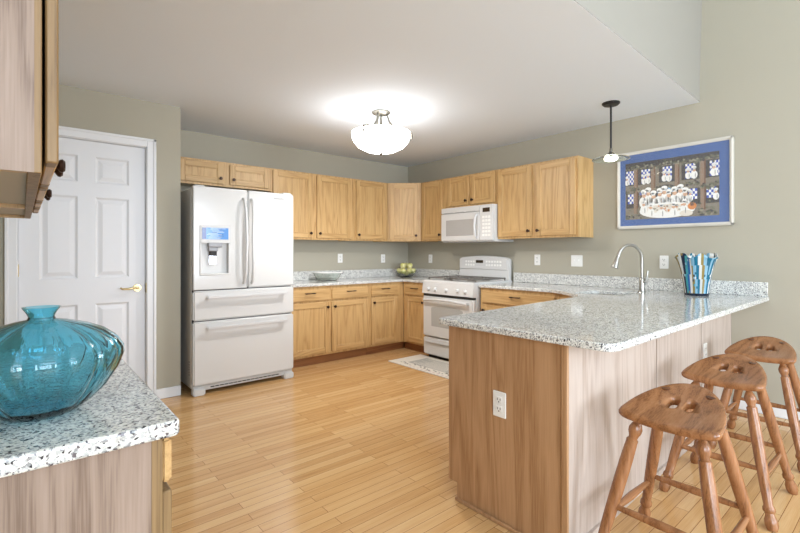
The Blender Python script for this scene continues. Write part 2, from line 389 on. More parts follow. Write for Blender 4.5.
# ------------------------------------------------------------------ cabinets (local frame: x = width, front faces -y, back at y=0)
def add_knob(parent, x, y, z, M=None):
    MM = Matrix.Translation((x, y, z)) @ Matrix.Rotation(R(90), 4, 'X')
    if M is not None: MM = M @ MM
    o = mb(BRONZE).lathe([(0, 0), (0.009, 0), (0.006, 0.006), (0.006, 0.014), (0.015, 0.02), (0.0165, 0.026), (0.012, 0.031), (0, 0.032)], 18, MM).build('knob', parent=parent, label='dark bronze knob')
    return o
def add_pull(parent, x, y, z, M=None, wd=0.1):
    m = mb(BRONZE); h = wd / 2
    for s in (-1, 1): m.cyl((x + s * h, y, z), (x + s * h, y - 0.024, z), 0.0055, n=10)
    m.tube([(x - h - 0.012, y - 0.024, z), (x - h, y - 0.027, z), (x, y - 0.03, z), (x + h, y - 0.027, z), (x + h + 0.012, y - 0.024, z)], [0.004, 0.0065, 0.005, 0.0065, 0.004], 10)
    return m.build('pull', parent=parent, M=M, label='dark bronze bar pull')
def add_door(parent, x0, x1, z0, z1, yb, knob=None, M=None, frame=0.058, stile=None):
    """recessed flat panel door whose back lies at y = yb"""
    t = 0.019; y0, y1 = yb - t, yb; m = MB(); b = 0.003
    m.mat(stile or OAK_V).box((x0, y0, z0), (x0 + frame, y1, z1), b).box((x1 - frame, y0, z0), (x1, y1, z1), b)
    m.mat(OAK_X).box((x0 + frame - 0.001, y0 + 0.0004, z0 + 0.0005), (x1 - frame + 0.001, y1, z0 + frame), b).box((x0 + frame - 0.001, y0 + 0.0004, z1 - frame), (x1 - frame + 0.001, y1, z1 - 0.0005), b)
    d = m.build('door', parent=parent, M=M)
    xi0, xi1, zi0, zi1 = x0 + frame - 0.004, x1 - frame + 0.004, z0 + frame - 0.004, z1 - frame + 0.004
    p = MB().mat(OAK_V).box((xi0, y0 + 0.009, zi0), (xi1, y1 - 0.003, zi1))
    for (a, c) in (((xi0, zi0), (xi0 + 0.011, zi1)), ((xi1 - 0.011, zi0), (xi1, zi1)), ((xi0, zi0), (xi1, zi0 + 0.011)), ((xi0, zi1 - 0.011), (xi1, zi1))):
        p.box((a[0], y0 + 0.004, a[1]), (c[0], y0 + 0.01, c[1]), 0.0015)
    p.build('door_panel', parent=d, M=M)
    if knob: add_knob(d, knob[0], y0, knob[1], M)
    return d
def add_drawer(parent, x0, x1, z0, z1, yb, pull=None, M=None, wd=0.1):
    t = 0.019
    d = MB().mat(OAK_X).box((x0, yb - t, z0), (x1, yb, z1), 0.005, 2).build('drawer', parent=parent, M=M)
    if pull: add_pull(d, pull[0], yb - t, pull[1], M, wd)
    return d
def wall_cab(name, label, loc, rz, wd, h, d, doors, knobs, edge=None, stand=0.0005):
    """doors: list of (x0,x1); knobs: list of side 'l'/'r'"""
    t = thing(name, label, 'cabinet', loc, rz, None)
    m = MB().mat(OAK_V); f = 0.02
    m.box((0.001, -d + f, 0.014), (wd - 0.001, -0.004, h)).box((0.001, -d + f, 0), (0.018, -0.004, 0.016)).box((wd - 0.018, -d + f, 0), (wd - 0.001, -0.004, 0.016))
    m.mat(UNDER).box((0.018, -d + f, 0.012), (wd - 0.018, -0.006, 0.0145))
    m.build('carcass', parent=t)
    m = MB().mat(edge or OAK_V).box((0, -d, 0), (wd, -d + f, h), 0.0015); m.build('face_frame', parent=t)
    for (x0, x1), k in zip(doors, knobs):
        kx = x0 + 0.032 if k == 'l' else x1 - 0.032
        add_door(t, x0, x1, 0.022, h - 0.02, -d - stand, (kx, 0.075), stile=edge)
    return t
UD = 0.30; UZ = 1.378; UT = 2.147; UH = UT - UZ
def two(wd, g=0.045, m=0.022): return [(m, wd / 2 - g / 2), (wd / 2 + g / 2, wd - m)]
# back wall, left to right
wall_cab('wall_cabinet', 'short oak wall cabinet above the white refrigerator', (-3.255, 0, 1.897), 0, 1.008, UT - 1.897, UD, [(0.085, 0.5), (0.565, 0.985)], 'rl')
wall_cab('wall_cabinet', 'tall double-door oak wall cabinet just right of the refrigerator', (-2.246, 0, UZ), 0, 1.062, UH, UD, [(0.02, 0.505), (0.56, 1.04)], 'rl')
wall_cab('wall_cabinet', 'single-door oak wall cabinet left of the diagonal corner cabinet', (-1.183, 0, UZ), 0, 0.562, UH, UD, [(0.05, 0.53)], 'l')
# diagonal corner
A, B = Vector((-0.62, -0.30)), Vector((-0.30, -0.60)); ang = math.atan2(B.y - A.y, B.x - A.x); fl = (B - A).length
t = thing('corner_wall_cabinet', 'oak wall cabinet set diagonally across the corner above the fruit bowl', 'cabinet', (A.x, A.y, UZ), ang)
def loc2(p): v = Matrix.Rotation(-ang, 2) @ (Vector(p) - A); return (v.x, v.y)
MB().mat(OAK_V).prism([loc2(q) for q in ((-0.619, -0.302), (-0.302, -0.599), (-0.004, -0.599), (-0.004, -0.004), (-0.619, -0.004))], 0, UH).build('carcass', parent=t)
MB().mat(OAK_V).box((0.001, -0.012, 0), (fl - 0.001, 0.0, UH), 0.001).build('face_frame', parent=t)
add_door(t, 0.032, fl - 0.032, 0.022, UH - 0.02, -0.0125, (fl - 0.062, 0.075))
# right wall
W2 = R(-90)
wall_cab('wall_cabinet', 'narrow single-door oak wall cabinet between the corner cabinet and microwave', (0, -0.601, UZ), W2, 0.432, UH, UD, [(0.03, 0.405)], 'r')
wall_cab('wall_cabinet', 'short double-door oak wall cabinet over the microwave', (0, -1.034, 1.768), W2, 0.799, UT - 1.768, UD, [(0.06, 0.40), (0.435, 0.78)], 'rl')
wall_cab('wall_cabinet', 'large double-door oak wall cabinet at the end of the run, left of the picture', (0, -1.834, UZ), W2, 0.945, UH, UD, two(0.945), 'rl')
# left foreground
LX = -4.092
t = wall_cab('wall_cabinet', 'nearest oak wall cabinet, grey-lit side panel hanging over the turquoise vase', (XL, -3.9, 1.366), R(90), 0.84, 0.9, 0.421, [(0.012, 0.41), (0.43, 0.828)], 'rl', SHADED_V, 0.005)
MB().mat(DAYLIT_V).box((-0.004, -0.4105, 0.0), (0.0, -0.004, 0.9)).build('end_panel', parent=t, label='oak side panel with grey daylight in its colour')
wall_cab('wall_cabinet', 'second oak wall cabinet behind the nearest one on the left edge', (XL, -3.059, 1.366), R(90), 0.52, 0.9, 0.421, [(0.012, 0.24), (0.28, 0.508)], 'rl', SHADED_V, 0.005)

CB = 0.863; CT = 0.895
def base_cab(name, label, loc, rz, wd, d, units, h=CB, kd=0.06, ka=0.002, kb=-0.002):
    """units: (x0,x1,knob side,pull?)"""
    t = thing(name, label, 'cabinet', loc, rz)
    MB().mat(OAK_V).box((0.001, -d + 0.02, 0.1), (wd - 0.001, -0.004, h)).build('carcass', parent=t)
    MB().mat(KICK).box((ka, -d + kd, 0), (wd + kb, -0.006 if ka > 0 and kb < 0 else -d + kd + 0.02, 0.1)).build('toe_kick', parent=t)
    MB().mat(OAK_V).box((0, -d, 0.1), (wd, -d + 0.02, h), 0.001).build('face_frame', parent=t)
    for x0, x1, k, pl in units:
        add_drawer(t, x0, x1, 0.708, 0.828, -d - 0.0005, ((x0 + x1) / 2, 0.79) if pl else None)
        add_door(t, x0, x1, 0.126, 0.686, -d - 0.0005, ((x0 if k == 'l' else x1) + (0.03 if k == 'l' else -0.03), 0.63))
    return t
BD = 0.605
base_cab('base_cabinet', 'double oak base cabinet with two drawers right of the refrigerator', (-2.215, 0, 0), 0, 1.066, BD, [(0.02, 0.512, 'r', 1), (0.544, 1.04, 'l', 1)])
base_cab('base_cabinet', 'single oak base cabinet with one drawer at the left of the inner corner', (-1.148, 0, 0), 0, 0.538, BD, [(0.025, 0.43, 'l', 1)], kb=0.058)
t = base_cab('base_cabinet', 'oak base cabinet between the inner corner and the white range', (0, -0.609, 0), W2, 0.452, 0.61, [(0.055, 0.42, 'r', 1)], ka=-0.042)
base_cab('base_cabinet', 'oak base cabinet with wide drawer right of the range', (0, -1.86, 0), W2, 0.90, 0.61, [(0.03, 0.87, 'l', 1)])
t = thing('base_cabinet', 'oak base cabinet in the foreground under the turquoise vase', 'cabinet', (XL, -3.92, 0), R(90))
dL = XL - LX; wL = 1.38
MB().mat(DAYLIT_V).box((0, dL + 0.02, 0.0), (0.012, -0.004, CB - 0.001)).build('end_panel', parent=t, label='oak end panel with grey daylight in its colour')
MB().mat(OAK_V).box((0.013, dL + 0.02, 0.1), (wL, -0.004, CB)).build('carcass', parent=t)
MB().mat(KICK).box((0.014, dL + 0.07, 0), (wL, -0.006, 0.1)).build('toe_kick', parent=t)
MB().mat(SHADED_V).box((0, dL, 0.1), (wL, dL + 0.02, CB), 0.001).build('face_frame', parent=t)
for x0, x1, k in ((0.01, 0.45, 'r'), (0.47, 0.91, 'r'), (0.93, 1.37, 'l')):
    add_drawer(t, x0, x1, 0.762, 0.85, dL - 0.0005, ((x0 + x1) / 2, 0.80)); add_door(t, x0, x1, 0.126, 0.745, dL - 0.0005, ((x1 - 0.03 if k == 'r' else x0 + 0.03), 0.69), stile=SHADED_V)

# corner sink cabinet, low carcass so the sink bowl hangs free inside
t = thing('corner_sink_cabinet', 'oak sink cabinet across the inner corner of the peninsula', 'cabinet', (-0.3, -3.3, 0))
off = Matrix.Translation((0.3, 3.3, 0))
poly = [(-0.006, -2.766), (-0.61, -2.766), (-0.806, -3.02), (-0.806, -3.895), (-0.006, -3.875)]
MB().mat(OAK_V).prism(poly, 0.1, 0.62).build('carcass', parent=t, M=off)
MB().mat(KICK).prism([(-0.008, -2.83), (-0.55, -2.83), (-0.77, -3.1), (-0.77, -3.87), (-0.008, -3.86)], 0, 0.1).build('toe_kick', parent=t, M=off)
a = 0; dgl = math.hypot(0.196, 0.254)
MD = off @ Matrix.Translation((-0.61, -2.766, 0)) @ Matrix.Rotation(math.atan2(-0.254, -0.196), 4, 'Z')
MB().mat(OAK_V).box((0.0, -0.004, 0.1), (dgl, 0.014, CB)).build('face_frame', parent=t, M=MD)
MDf = MD
add_door(t, 0.05, dgl - 0.05, 0.126, 0.686, -0.0045, (0.085, 0.63), MDf)
add_drawer(t, 0.05, dgl - 0.05, 0.708, 0.828, -0.0045, None, MDf)

# peninsula
PX = -2.655; PYF = -3.338
def pback(x): return -3.972 + (x - PX) * (0.072 / 2.655)
t = thing('peninsula_cabinet', 'oak peninsula with brown end panel and glare-coloured back facing the stools', 'cabinet', (PX, -3.65, 0))
off = Matrix.Translation((-PX, 3.65, 0))
YZX = Matrix(((0, 0, 1, 0), (1, 0, 0, 0), (0, 1, 0, 0), (0, 0, 0, 1)))
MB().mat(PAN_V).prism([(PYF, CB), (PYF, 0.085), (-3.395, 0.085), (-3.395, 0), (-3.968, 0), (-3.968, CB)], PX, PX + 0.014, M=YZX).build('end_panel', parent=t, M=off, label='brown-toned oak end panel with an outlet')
MB().mat(PAN_V).box((PX - 0.006, -3.985, 0.0), (PX + 0.008, -3.958, CB), 0.002).build('corner_strip', parent=t, M=off)
MB().mat(OAK_V).prism([(PX + 0.015, PYF - 0.02), (-0.81, PYF - 0.02), (-0.81, pback(-0.81) + 0.02), (PX + 0.015, pback(PX) + 0.02)], 0.1, CB).build('carcass', parent=t, M=off)
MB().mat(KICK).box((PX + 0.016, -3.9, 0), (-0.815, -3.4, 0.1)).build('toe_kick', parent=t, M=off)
MB().mat(OAK_V).box((PX + 0.015, PYF - 0.02, 0.1), (-0.81, PYF, CB)).build('face_frame', parent=t, M=off)
MF = off @ Matrix.Translation((-1.02, PYF, 0)) @ Matrix.Rotation(R(180), 4, 'Z')
for x0, x1, k in ((0.02, 0.53, 'r'), (0.56, 1.07, 'l'), (1.10, 1.60, 'l')):
    add_drawer(t, x0, x1, 0.708, 0.828, -0.0005, ((x0 + x1) / 2, 0.77), MF); add_door(t, x0, x1, 0.126, 0.686, -0.0005, ((x1 - 0.03 if k == 'r' else x0 + 0.03), 0.63), MF)
seams = [PX + 0.012, -1.648, -0.806]
for x0, x1 in zip(seams[:-1], seams[1:]):
    MB().mat(GLARE_V).prism([(x0 + 0.006, pback(x0)), (x1 - 0.006, pback(x1)), (x1 - 0.006, pback(x1) + 0.018), (x0 + 0.006, pback(x0) + 0.018)], 0.001, CB).build('back_panel', parent=t, M=off, label='oak back panel with daylight glare in its colour')
MB().mat(PAN_V).box((PX - 0.014, -3.97, 0), (PX - 0.0005, -3.39, 0.018), 0.004).build('shoe_moulding', parent=t, M=off)
MB().mat(GLARE_V).prism([(PX + 0.02, pback(PX) - 0.012), (-0.81, pback(-0.81) - 0.012), (-0.81, pback(-0.81) - 0.0005), (PX + 0.02, pback(PX) - 0.0005)], 0, 0.03).build('shoe_moulding', parent=t, M=off)

ts = bpy.data.objects['corner_sink_cabinet']; offs = Matrix.Translation((0.3, 3.3, 0))
MB().mat(GLARE_V).prism([(-0.802, pback(-0.802)), (-0.004, pback(0)), (-0.004, pback(0) + 0.018), (-0.802, pback(-0.802) + 0.018)], 0.001, CB).build('back_panel', parent=ts, M=offs, label='oak back panel with daylight glare in its colour')
MB().mat(GLARE_V).prism([(-0.804, pback(-0.804) - 0.012), (-0.016, pback(0) - 0.012), (-0.016, pback(0) - 0.0005), (-0.804, pback(-0.804) - 0.0005)], 0, 0.03).build('shoe_moulding', parent=ts, M=offs)

# ------------------------------------------------------------------ countertops
def counter(name, label, outer, holes, splashes, origin):
    me = flat_curve([(x - origin[0], y - origin[1]) for x, y in outer], [[(x - origin[0], y - origin[1]) for x, y in h] for h in holes], CT - CB - 0.0005, 0.006)
    me.materials.clear(); me.materials.append(GRAN)
    for p in me.polygons: p.use_smooth = False
    o = bpy.data.objects.new(name, me); COL.objects.link(o); o.location = (origin[0], origin[1], (CT + CB) / 2 + 0.00025)
    tag(o, label, 'countertop')
    for a, b in splashes:
        mb(GRAN).box((a[0] - origin[0], a[1] - origin[1], CT - o.location[2] + 0.0003), (b[0] - origin[0], b[1] - origin[1], CT + 0.108 - o.location[2]), 0.003).build('backsplash', parent=o)
    return o
counter('countertop', 'speckled granite countertop running into the corner left of the range',
        [(-2.225, -0.003), (-2.225, -0.632), (-0.66, -0.632)] + [(-0.637, -0.66), (-0.637, -1.058), (-0.003, -1.058), (-0.003, -0.003)], [],
        [((-2.225, -0.024, 0), (-0.003, -0.003, 0)), ((-0.024, -1.058, 0), (-0.003, -0.0245, 0))], (-0.6, -0.4))
sink_hole = arc(-0.75, -3.05, 0.05, 90, 180) + arc(-0.75, -3.33, 0.05, 180, 270) + arc(-0.47, -3.33, 0.05, 270, 360) + arc(-0.47, -3.05, 0.05, 0, 90)
outer = [(-0.003, -1.853), (-0.637, -1.853), (-0.637, -2.70), (-0.70, -2.83), (-0.93, -3.10), (-1.05, -3.18)] + arc(-2.66, -3.315, 0.03, 90, 180, 6) + arc(-2.63, -4.115, 0.06, 180, 270, 8) + [(-0.003, -4.136)]
counter('countertop', 'L-shaped granite countertop over the sink and peninsula', outer, [sink_hole],
        [((-0.024, -4.13, 0), (-0.003, -1.853, 0))], (-1.2, -3.4))
counter('countertop', 'granite countertop in the left foreground under the turquoise vase',
        [(XL + 0.003, -2.53), (XL + 0.003, -3.944)] + arc(-4.078, -3.93, 0.014, 270, 360, 4) + [(-4.064, -2.53)], [], [], (-4.4, -3.3))

# sink
t = thing('sink', 'stainless undermount sink set into the granite by the faucet', 'sink', (-0.61, -3.19, 0.68))
def rr(x0, x1, y0, y1, r, n=5):
    return arc(x1 - r, y1 - r, r, 0, 90, n) + arc(x0 + r, y1 - r, r, 90, 180, n) + arc(x0 + r, y0 + r, r, 180, 270, n) + arc(x1 - r, y0 + r, r, 270, 360, n)
b2 = bmesh.new(); rings = []
for (k, z) in ((-0.008, 0.182), (0.0, 0.182), (0.004, 0.17), (0.012, 0.03), (0.05, 0.004), (0.16, 0.0)):
    rings.append([b2.verts.new((x, y, z)) for x, y in rr(-0.19 + k, 0.19 - k, -0.19 + k, 0.19 - k, max(0.02, 0.05 - k * 0.2))])
for a, b in zip(rings[:-1], rings[1:]):
    for i in range(len(a)): b2.faces.new((a[i], a[(i + 1) % len(a)], b[(i + 1) % len(a)], b[i]))
b2.faces.new(rings[-1])
m_ = mb(STEEL); m_._merge(b2, True); m_.build('basin', parent=t)
mb(CHROME).cyl((0, 0, 0.001), (0, 0, 0.006), 0.04, 0.036).build('drain', parent=t)

# faucet
t = thing('faucet', 'tall gooseneck pull-down faucet behind the sink', 'faucet', (-0.30, -3.345, CT), R(-25))
mb(STEEL).lathe([(0, 0), (0.032, 0), (0.03, 0.008), (0.024, 0.012), (0.0, 0.012)], 24).build('base_flange', parent=t)
m_ = mb(STEEL).lathe([(0.0, 0.01), (0.023, 0.01), (0.023, 0.1), (0.02, 0.118), (0.014, 0.125), (0, 0.126)], 24); m_.build('valve_body', parent=t)
pts = [(0, 0, 0.12), (0, 0, 0.24)] + [(-0.122 + 0.122 * math.cos(R(a)), 0, 0.275 + 0.122 * math.sin(R(a))) for a in range(0, 166, 11)]
mb(STEEL).tube(pts, 0.0125, 14).build('gooseneck', parent=t)
e = Vector(pts[-1]); d = Vector((-0.35, 0, -0.94)).normalized()
M = Matrix.Translation(e) @ d.to_track_quat('Z', 'Y').to_matrix().to_4x4()
mb(STEEL).lathe([(0, -0.005), (0.014, -0.005), (0.014, 0.02), (0.0165, 0.03), (0.026, 0.10), (0.026, 0.105), (0.018, 0.106), (0, 0.106)], 20, M).build('spray_head', parent=t)
m_ = mb(STEEL); m_.cyl((0, 0, 0.085), (0.0, -0.04, 0.09), 0.013); m_.tube([(0, -0.038, 0.09), (0.004, -0.046, 0.115), (0.008, -0.05, 0.155), (0.01, -0.052, 0.18)], [0.01, 0.009, 0.008, 0.006]); m_.build('lever', parent=t)

# ------------------------------------------------------------------ refrigerator
FX0, FX1, FY, FT = -3.198, -2.268, -0.83, 1.80
t = thing('refrigerator', 'white french-door refrigerator with ice dispenser', 'refrigerator', ((FX0 + FX1) / 2, -0.45, 0)); off = Matrix.Translation((-(FX0 + FX1) / 2, 0.45, 0))
m_ = mb(WHITE2).box((FX0, FY + 0.012, 0.05), (FX1, -0.06, FT - 0.012), 0.006); m_.build('body', parent=t, M=off)
mb(DARK).box((FX0 + 0.006, FY + 0.001, 0.09), (FX1 - 0.006, FY + 0.014, FT - 0.02)).build('gasket', parent=t, M=off)
FD = 0.052; ZB = 0.902; ZM = 0.637; xm = (FX0 + FX1) / 2 + 0.003
def fdoor(name, x0, x1, z0, z1): return mb(WHITE).box((x0, FY - FD, z0), (x1, FY, z1), 0.012, 3)
# left door with a recess for the dispenser
rx0, rx1, rz0, rz1, rzt = -3.143, -2.893, 1.035, 1.312, 1.462
yF = FY - FD
oc = ((FX0 + FX1) / 2, -0.45)
me = flat_curve([(FX0, ZB + 0.004), (xm - 0.003, ZB + 0.004), (xm - 0.003, FT), (FX0, FT)], [[(rx0, rz0), (rx0, rzt), (rx1, rzt), (rx1, rz0)]], FD, 0.008)
me.materials.clear(); me.materials.append(WHITE)
me.transform(off @ Matrix.Translation((0, FY - FD / 2, 0)) @ Matrix(((1, 0, 0, 0), (0, 0, -1, 0), (0, 1, 0, 0), (0, 0, 0, 1))))
ld = bpy.data.objects.new('door', me); COL.objects.link(ld); ld.parent = t; ld['label'] = 'left door with water and ice dispenser'
mb(WHITE2).box((rx0 - 0.01, FY - 0.012, rz0 - 0.01), (rx1 + 0.01, FY - 0.001, rzt + 0.01)).build('recess_back', parent=ld, M=off)
m_ = mb(WHITE2).box((rx0 - 0.004, yF - 0.004, rz1), (rx1 + 0.004, FY - 0.014, rzt + 0.004), 0.004, 2)
m_.box((rx0 - 0.004, yF - 0.003, rz0 - 0.004), (rx0 + 0.01, FY - 0.014, rz1), 0.003).box((rx1 - 0.01, yF - 0.003, rz0 - 0.004), (rx1 + 0.004, FY - 0.014, rz1), 0.003)
m_.box((rx0, yF - 0.006, rz0 - 0.004), (rx1, FY - 0.013, rz0 + 0.012), 0.003)
m_.build('dispenser_housing', parent=ld, M=off)
m_ = mb(SCREEN_L).box((-3.095, yF - 0.0065, 1.345), (-2.905, yF - 0.003, 1.445))
m_.mat(SCREEN_D).box((-3.128, yF - 0.0066, 1.345), (-3.095, yF - 0.003, 1.445))
rnd = random.Random(3)
m_.mat(PALEBLUE)
for i in range(9):
    z = 1.352 + i * 0.0105; x = -3.09 + rnd.random() * 0.05; m_.box((x, yF - 0.0072, z), (x + 0.06 + rnd.random() * 0.08, yF - 0.006, z + 0.0045))
m_.mat(SCREEN_D)
for i in range(6):
    z = 1.358 + i * 0.015; x = -3.05 + rnd.random() * 0.09; m_.box((x, yF - 0.0073, z), (x + 0.04, yF - 0.006, z + 0.003))
m_.build('display', parent=ld, M=off, label='blue lit display with pale streaks')
m_ = mb(GREYP).box((-3.075, FY - 0.06, 1.275), (-2.955, FY - 0.014, 1.318), 0.006).box((-3.07, FY - 0.05, 1.24), (-2.99, FY - 0.014, 1.28), 0.006)
m_.mat(DARK).box((-3.06, FY - 0.045, 1.2), (-3.0, FY - 0.014, 1.245), 0.004)
m_.mat(CHROME).box((-3.062, FY - 0.034, 1.125), (-3.0, FY - 0.02, 1.21), 0.01, 2)
m_.build('dispenser_lever', parent=ld, M=off)
rd = mb(WHITE).box((xm + 0.003, yF, ZB + 0.004), (FX1, FY, FT), 0.012, 3).build('door', parent=t, M=off)
def vhandle(x, bow, par):
    m = mb(HANDW); pts = [(x, yF - 0.002, 1.72), (x, yF - 0.03, 1.705), (x + bow * 0.3, yF - 0.055, 1.6), (x + bow, yF - 0.062, 1.335), (x + bow * 0.3, yF - 0.055, 1.07), (x, yF - 0.03, 0.968), (x, yF - 0.002, 0.95)]
    m.tube(pts, 0.0125, 12); m.build('handle', parent=par, M=off)
vhandle(xm - 0.037, 0.01, ld); vhandle(xm + 0.037, -0.01, rd)
def hhandle(z, par):
    m = mb(HANDW); x0, x1 = -3.10, -2.35
    m.box((x0, yF - 0.058, z - 0.018), (x1, yF - 0.035, z + 0.016), 0.008, 2)
    for x in (x0 + 0.02, x1 - 0.06): m.box((x, yF - 0.04, z - 0.012), (x + 0.04, yF, z + 0.01), 0.004)
    m.build('handle', parent=par, M=off)
d1 = mb(WHITE).box((FX0, yF, ZM + 0.004), (FX1, FY, ZB - 0.004), 0.012, 3).build('drawer', parent=t, M=off); hhandle(0.845, d1)
d2 = mb(WHITE).box((FX0, yF, 0.085), (FX1, FY, ZM - 0.004), 0.012, 3).build('drawer', parent=t, M=off); hhandle(0.582, d2)
m_ = mb(WHITE2).box((FX0 + 0.005, FY - 0.03, 0.035), (FX1 - 0.005, FY + 0.02, 0.08), 0.006)
m_.box((FX0, yF - 0.006, 0.0), (FX0 + 0.1, FY + 0.02, 0.06), 0.01, 2).box((FX1 - 0.1, yF - 0.006, 0.0), (FX1, FY + 0.02, 0.06), 0.01, 2)
m_.mat(DARK)
for i in range(16): m_.box((-3.05 + i * 0.04, FY - 0.0315, 0.052), (-3.05 + i * 0.04 + 0.034, FY - 0.028, 0.061))
m_.build('kick_grille', parent=t, M=off)
mb(WHITE2).box((FX0 + 0.02, -0.3, 0), (FX0 + 0.06, -0.1, 0.052)).box((FX1 - 0.06, -0.3, 0), (FX1 - 0.02, -0.1, 0.052)).build('foot', parent=t, M=off)
m_ = mb(SLOT)
for i in range(6): m_.box((FX0 - 0.0006, -0.77 + 0.0, 0.16 + i * 0.022), (FX0 + 0.002, -0.752, 0.172 + i * 0.022))
m_.build('side_vent', parent=t, M=off)
mb(WHITE2).box((FX0 + 0.02, FY - 0.03, FT - 0.012), (FX0 + 0.1, FY + 0.05, FT + 0.012), 0.004).box((FX1 - 0.1, FY - 0.03, FT - 0.012), (FX1 - 0.02, FY + 0.05, FT + 0.012), 0.004).build('hinge_cover', parent=t, M=off)
def text(body, size, mat, name, parent, M, depth=0.0004):
    cu = bpy.data.curves.new('t', 'FONT'); cu.body = body; cu.size = size; cu.extrude = depth; cu.align_x = 'CENTER'; cu.align_y = 'CENTER'
    o = bpy.data.objects.new('t', cu); COL.objects.link(o); dg = bpy.context.evaluated_depsgraph_get()
    me = bpy.data.meshes.new_from_object(o.evaluated_get(dg)); bpy.data.objects.remove(o); bpy.data.curves.remove(cu)
    me.materials.clear(); me.materials.append(mat); me.transform(M)
    ob = bpy.data.objects.new(name, me); COL.objects.link(ob); ob.parent = parent; return ob
text('SAMSUNG', 0.024, INK, 'lettering', rd, off @ Matrix.Translation((-2.42, yF - 0.0004, 1.745)) @ Matrix.Rotation(R(90), 4, 'X'))

# ------------------------------------------------------------------ range (local frame: front -y)
RW = 0.776
t = thing('range', 'white freestanding gas range with oven door and rear control panel', 'range', (0, -1.066, 0), W2)
mb(WHITE2).box((0.003, -0.655, 0.05), (RW - 0.003, -0.02, 0.885), 0.003).build('body', parent=t)
mb(DARK).box((0.02, -0.62, 0.0), (RW - 0.02, -0.05, 0.05)).build('toe_recess', parent=t)
ct = mb(WHITE).box((0.0, -0.69, 0.885), (RW, -0.02, 0.912), 0.008, 2).build('cooktop', parent=t)
cp = mb(WHITE).prism([(-0.655, 0.885), (-0.655, 0.752), (-0.715, 0.758), (-0.70, 0.895), (-0.69, 0.904)][::-1], 0.002, RW - 0.002, M=Matrix(((0, 0, 1, 0), (1, 0, 0, 0), (0, 1, 0, 0), (0, 0, 0, 1)))).build('control_panel', parent=t)
for x in (0.11, 0.22, 0.388, 0.556, 0.666):
    M = Matrix.Translation((x, -0.711, 0.812)) @ Matrix.Rotation(R(84), 4, 'X')
    mb(WHITE).lathe([(0, 0), (0.021, 0), (0.021, 0.006), (0.016, 0.01), (0.015, 0.024), (0, 0.026)], 18, M).box((-0.003, -0.016, 0.02), (0.003, 0.016, 0.03), 0.001, M=M).build('burner_knob', parent=cp)
mb(DARK).box((0.01, -0.70, 0.728), (RW - 0.01, -0.65, 0.753)).build('vent_slot', parent=t)
od = mb(WHITE).box((0.004, -0.705, 0.262), (RW - 0.004, -0.656, 0.735), 0.012, 3).build('oven_door', parent=t)
wpts = [(0.15, 0.385), (RW - 0.15, 0.385), (RW - 0.145, 0.59)] + [(RW / 2 + 0.243 * math.cos(R(a)), 0.59 + 0.035 * math.sin(R(a))) for a in range(10, 171, 16)] + [(0.145, 0.59)]
mb(OVENGL).prism(wpts, 0.7045, 0.7075, M=Matrix(((1, 0, 0, 0), (0, 0, -1, 0), (0, 1, 0, 0), (0, 0, 0, 1)))).build('oven_window', parent=od, label='grey oven window with arched top')
m_ = mb(WHITE); pts = [(0.06 + (RW - 0.12) * i / 10, -0.745 - 0.012 * math.sin(math.pi * i / 10), 0.683 + 0.018 * math.sin(math.pi * i / 10)) for i in range(11)]
m_.tube(pts, 0.014, 12)
for x in (0.07, RW - 0.07): m_.box((x - 0.014, -0.745, 0.672), (x + 0.014, -0.70, 0.696), 0.004)
m_.build('handle', parent=od)
dr = mb(WHITE).box((0.004, -0.70, 0.048), (RW - 0.004, -0.656, 0.248), 0.012, 3).build('storage_drawer', parent=t)
mb(WHITE).box((0.05, -0.722, 0.192), (RW - 0.05, -0.70, 0.214), 0.008, 2).build('handle', parent=dr)
for gx in (0.035, 0.4):
    m_ = mb(GRATE); gw = 0.34; y0, y1 = -0.63, -0.12; z = 0.945
    for y in (y0, y1): m_.box((gx, y - 0.006, z - 0.012), (gx + gw, y + 0.006, z), 0.003)
    for x in (gx, gx + gw): m_.box((x - 0.006, y0, z - 0.012), (x + 0.006, y1, z), 0.003)
    m_.box((gx, (y0 + y1) / 2 - 0.006, z - 0.012), (gx + gw, (y0 + y1) / 2 + 0.006, z), 0.003)
    for cy in ((y0 * 3 + y1) / 4, (y0 + 3 * y1) / 4):
        for k in range(4):
            a = R(45 + 90 * k); m_.tube([(gx + gw / 2 + 0.03 * math.cos(a), cy + 0.03 * math.sin(a), z - 0.006), (gx + gw / 2 + 0.16 * math.cos(a), cy + 0.125 * math.sin(a), z - 0.004)], 0.0055, 8)
    for x in (gx, gx + gw):
        for y in (y0, y1): m_.box((x - 0.006, y - 0.006, 0.912), (x + 0.006, y + 0.006, z))
    m_.build('grate', parent=t, label='grey cast grate')
    for cy in ((y0 * 3 + y1) / 4, (y0 + 3 * y1) / 4):
        mb(GRATE).lathe([(0, 0.912), (0.05, 0.912), (0.045, 0.922), (0.032, 0.924), (0.03, 0.931), (0, 0.932)], 20, Matrix.Translation((gx + gw / 2, cy, 0))).build('burner', parent=t)
bpts = [(0.012, 0.905), (RW - 0.012, 0.905), (RW - 0.008, 1.15)] + [(RW - 0.05 - (RW - 0.1) * i / 10, 1.172 + 0.02 * math.sin(math.pi * i / 10)) for i in range(11)] + [(0.008, 1.15)]
bg = mb(WHITE).prism(bpts, 0.028, 0.075, 0.006, Matrix(((1, 0, 0, 0), (0, 0, -1, 0), (0, 1, 0, 0), (0, 0, 0, 1))), 2).build('backguard', parent=t)
fp_ = [(0.03, 1.03), (RW - 0.03, 1.03), (RW - 0.03, 1.145)] + [(RW - 0.06 - (RW - 0.12) * i / 8, 1.158 + 0.018 * math.sin(math.pi * i / 8)) for i in range(9)] + [(0.03, 1.145)]
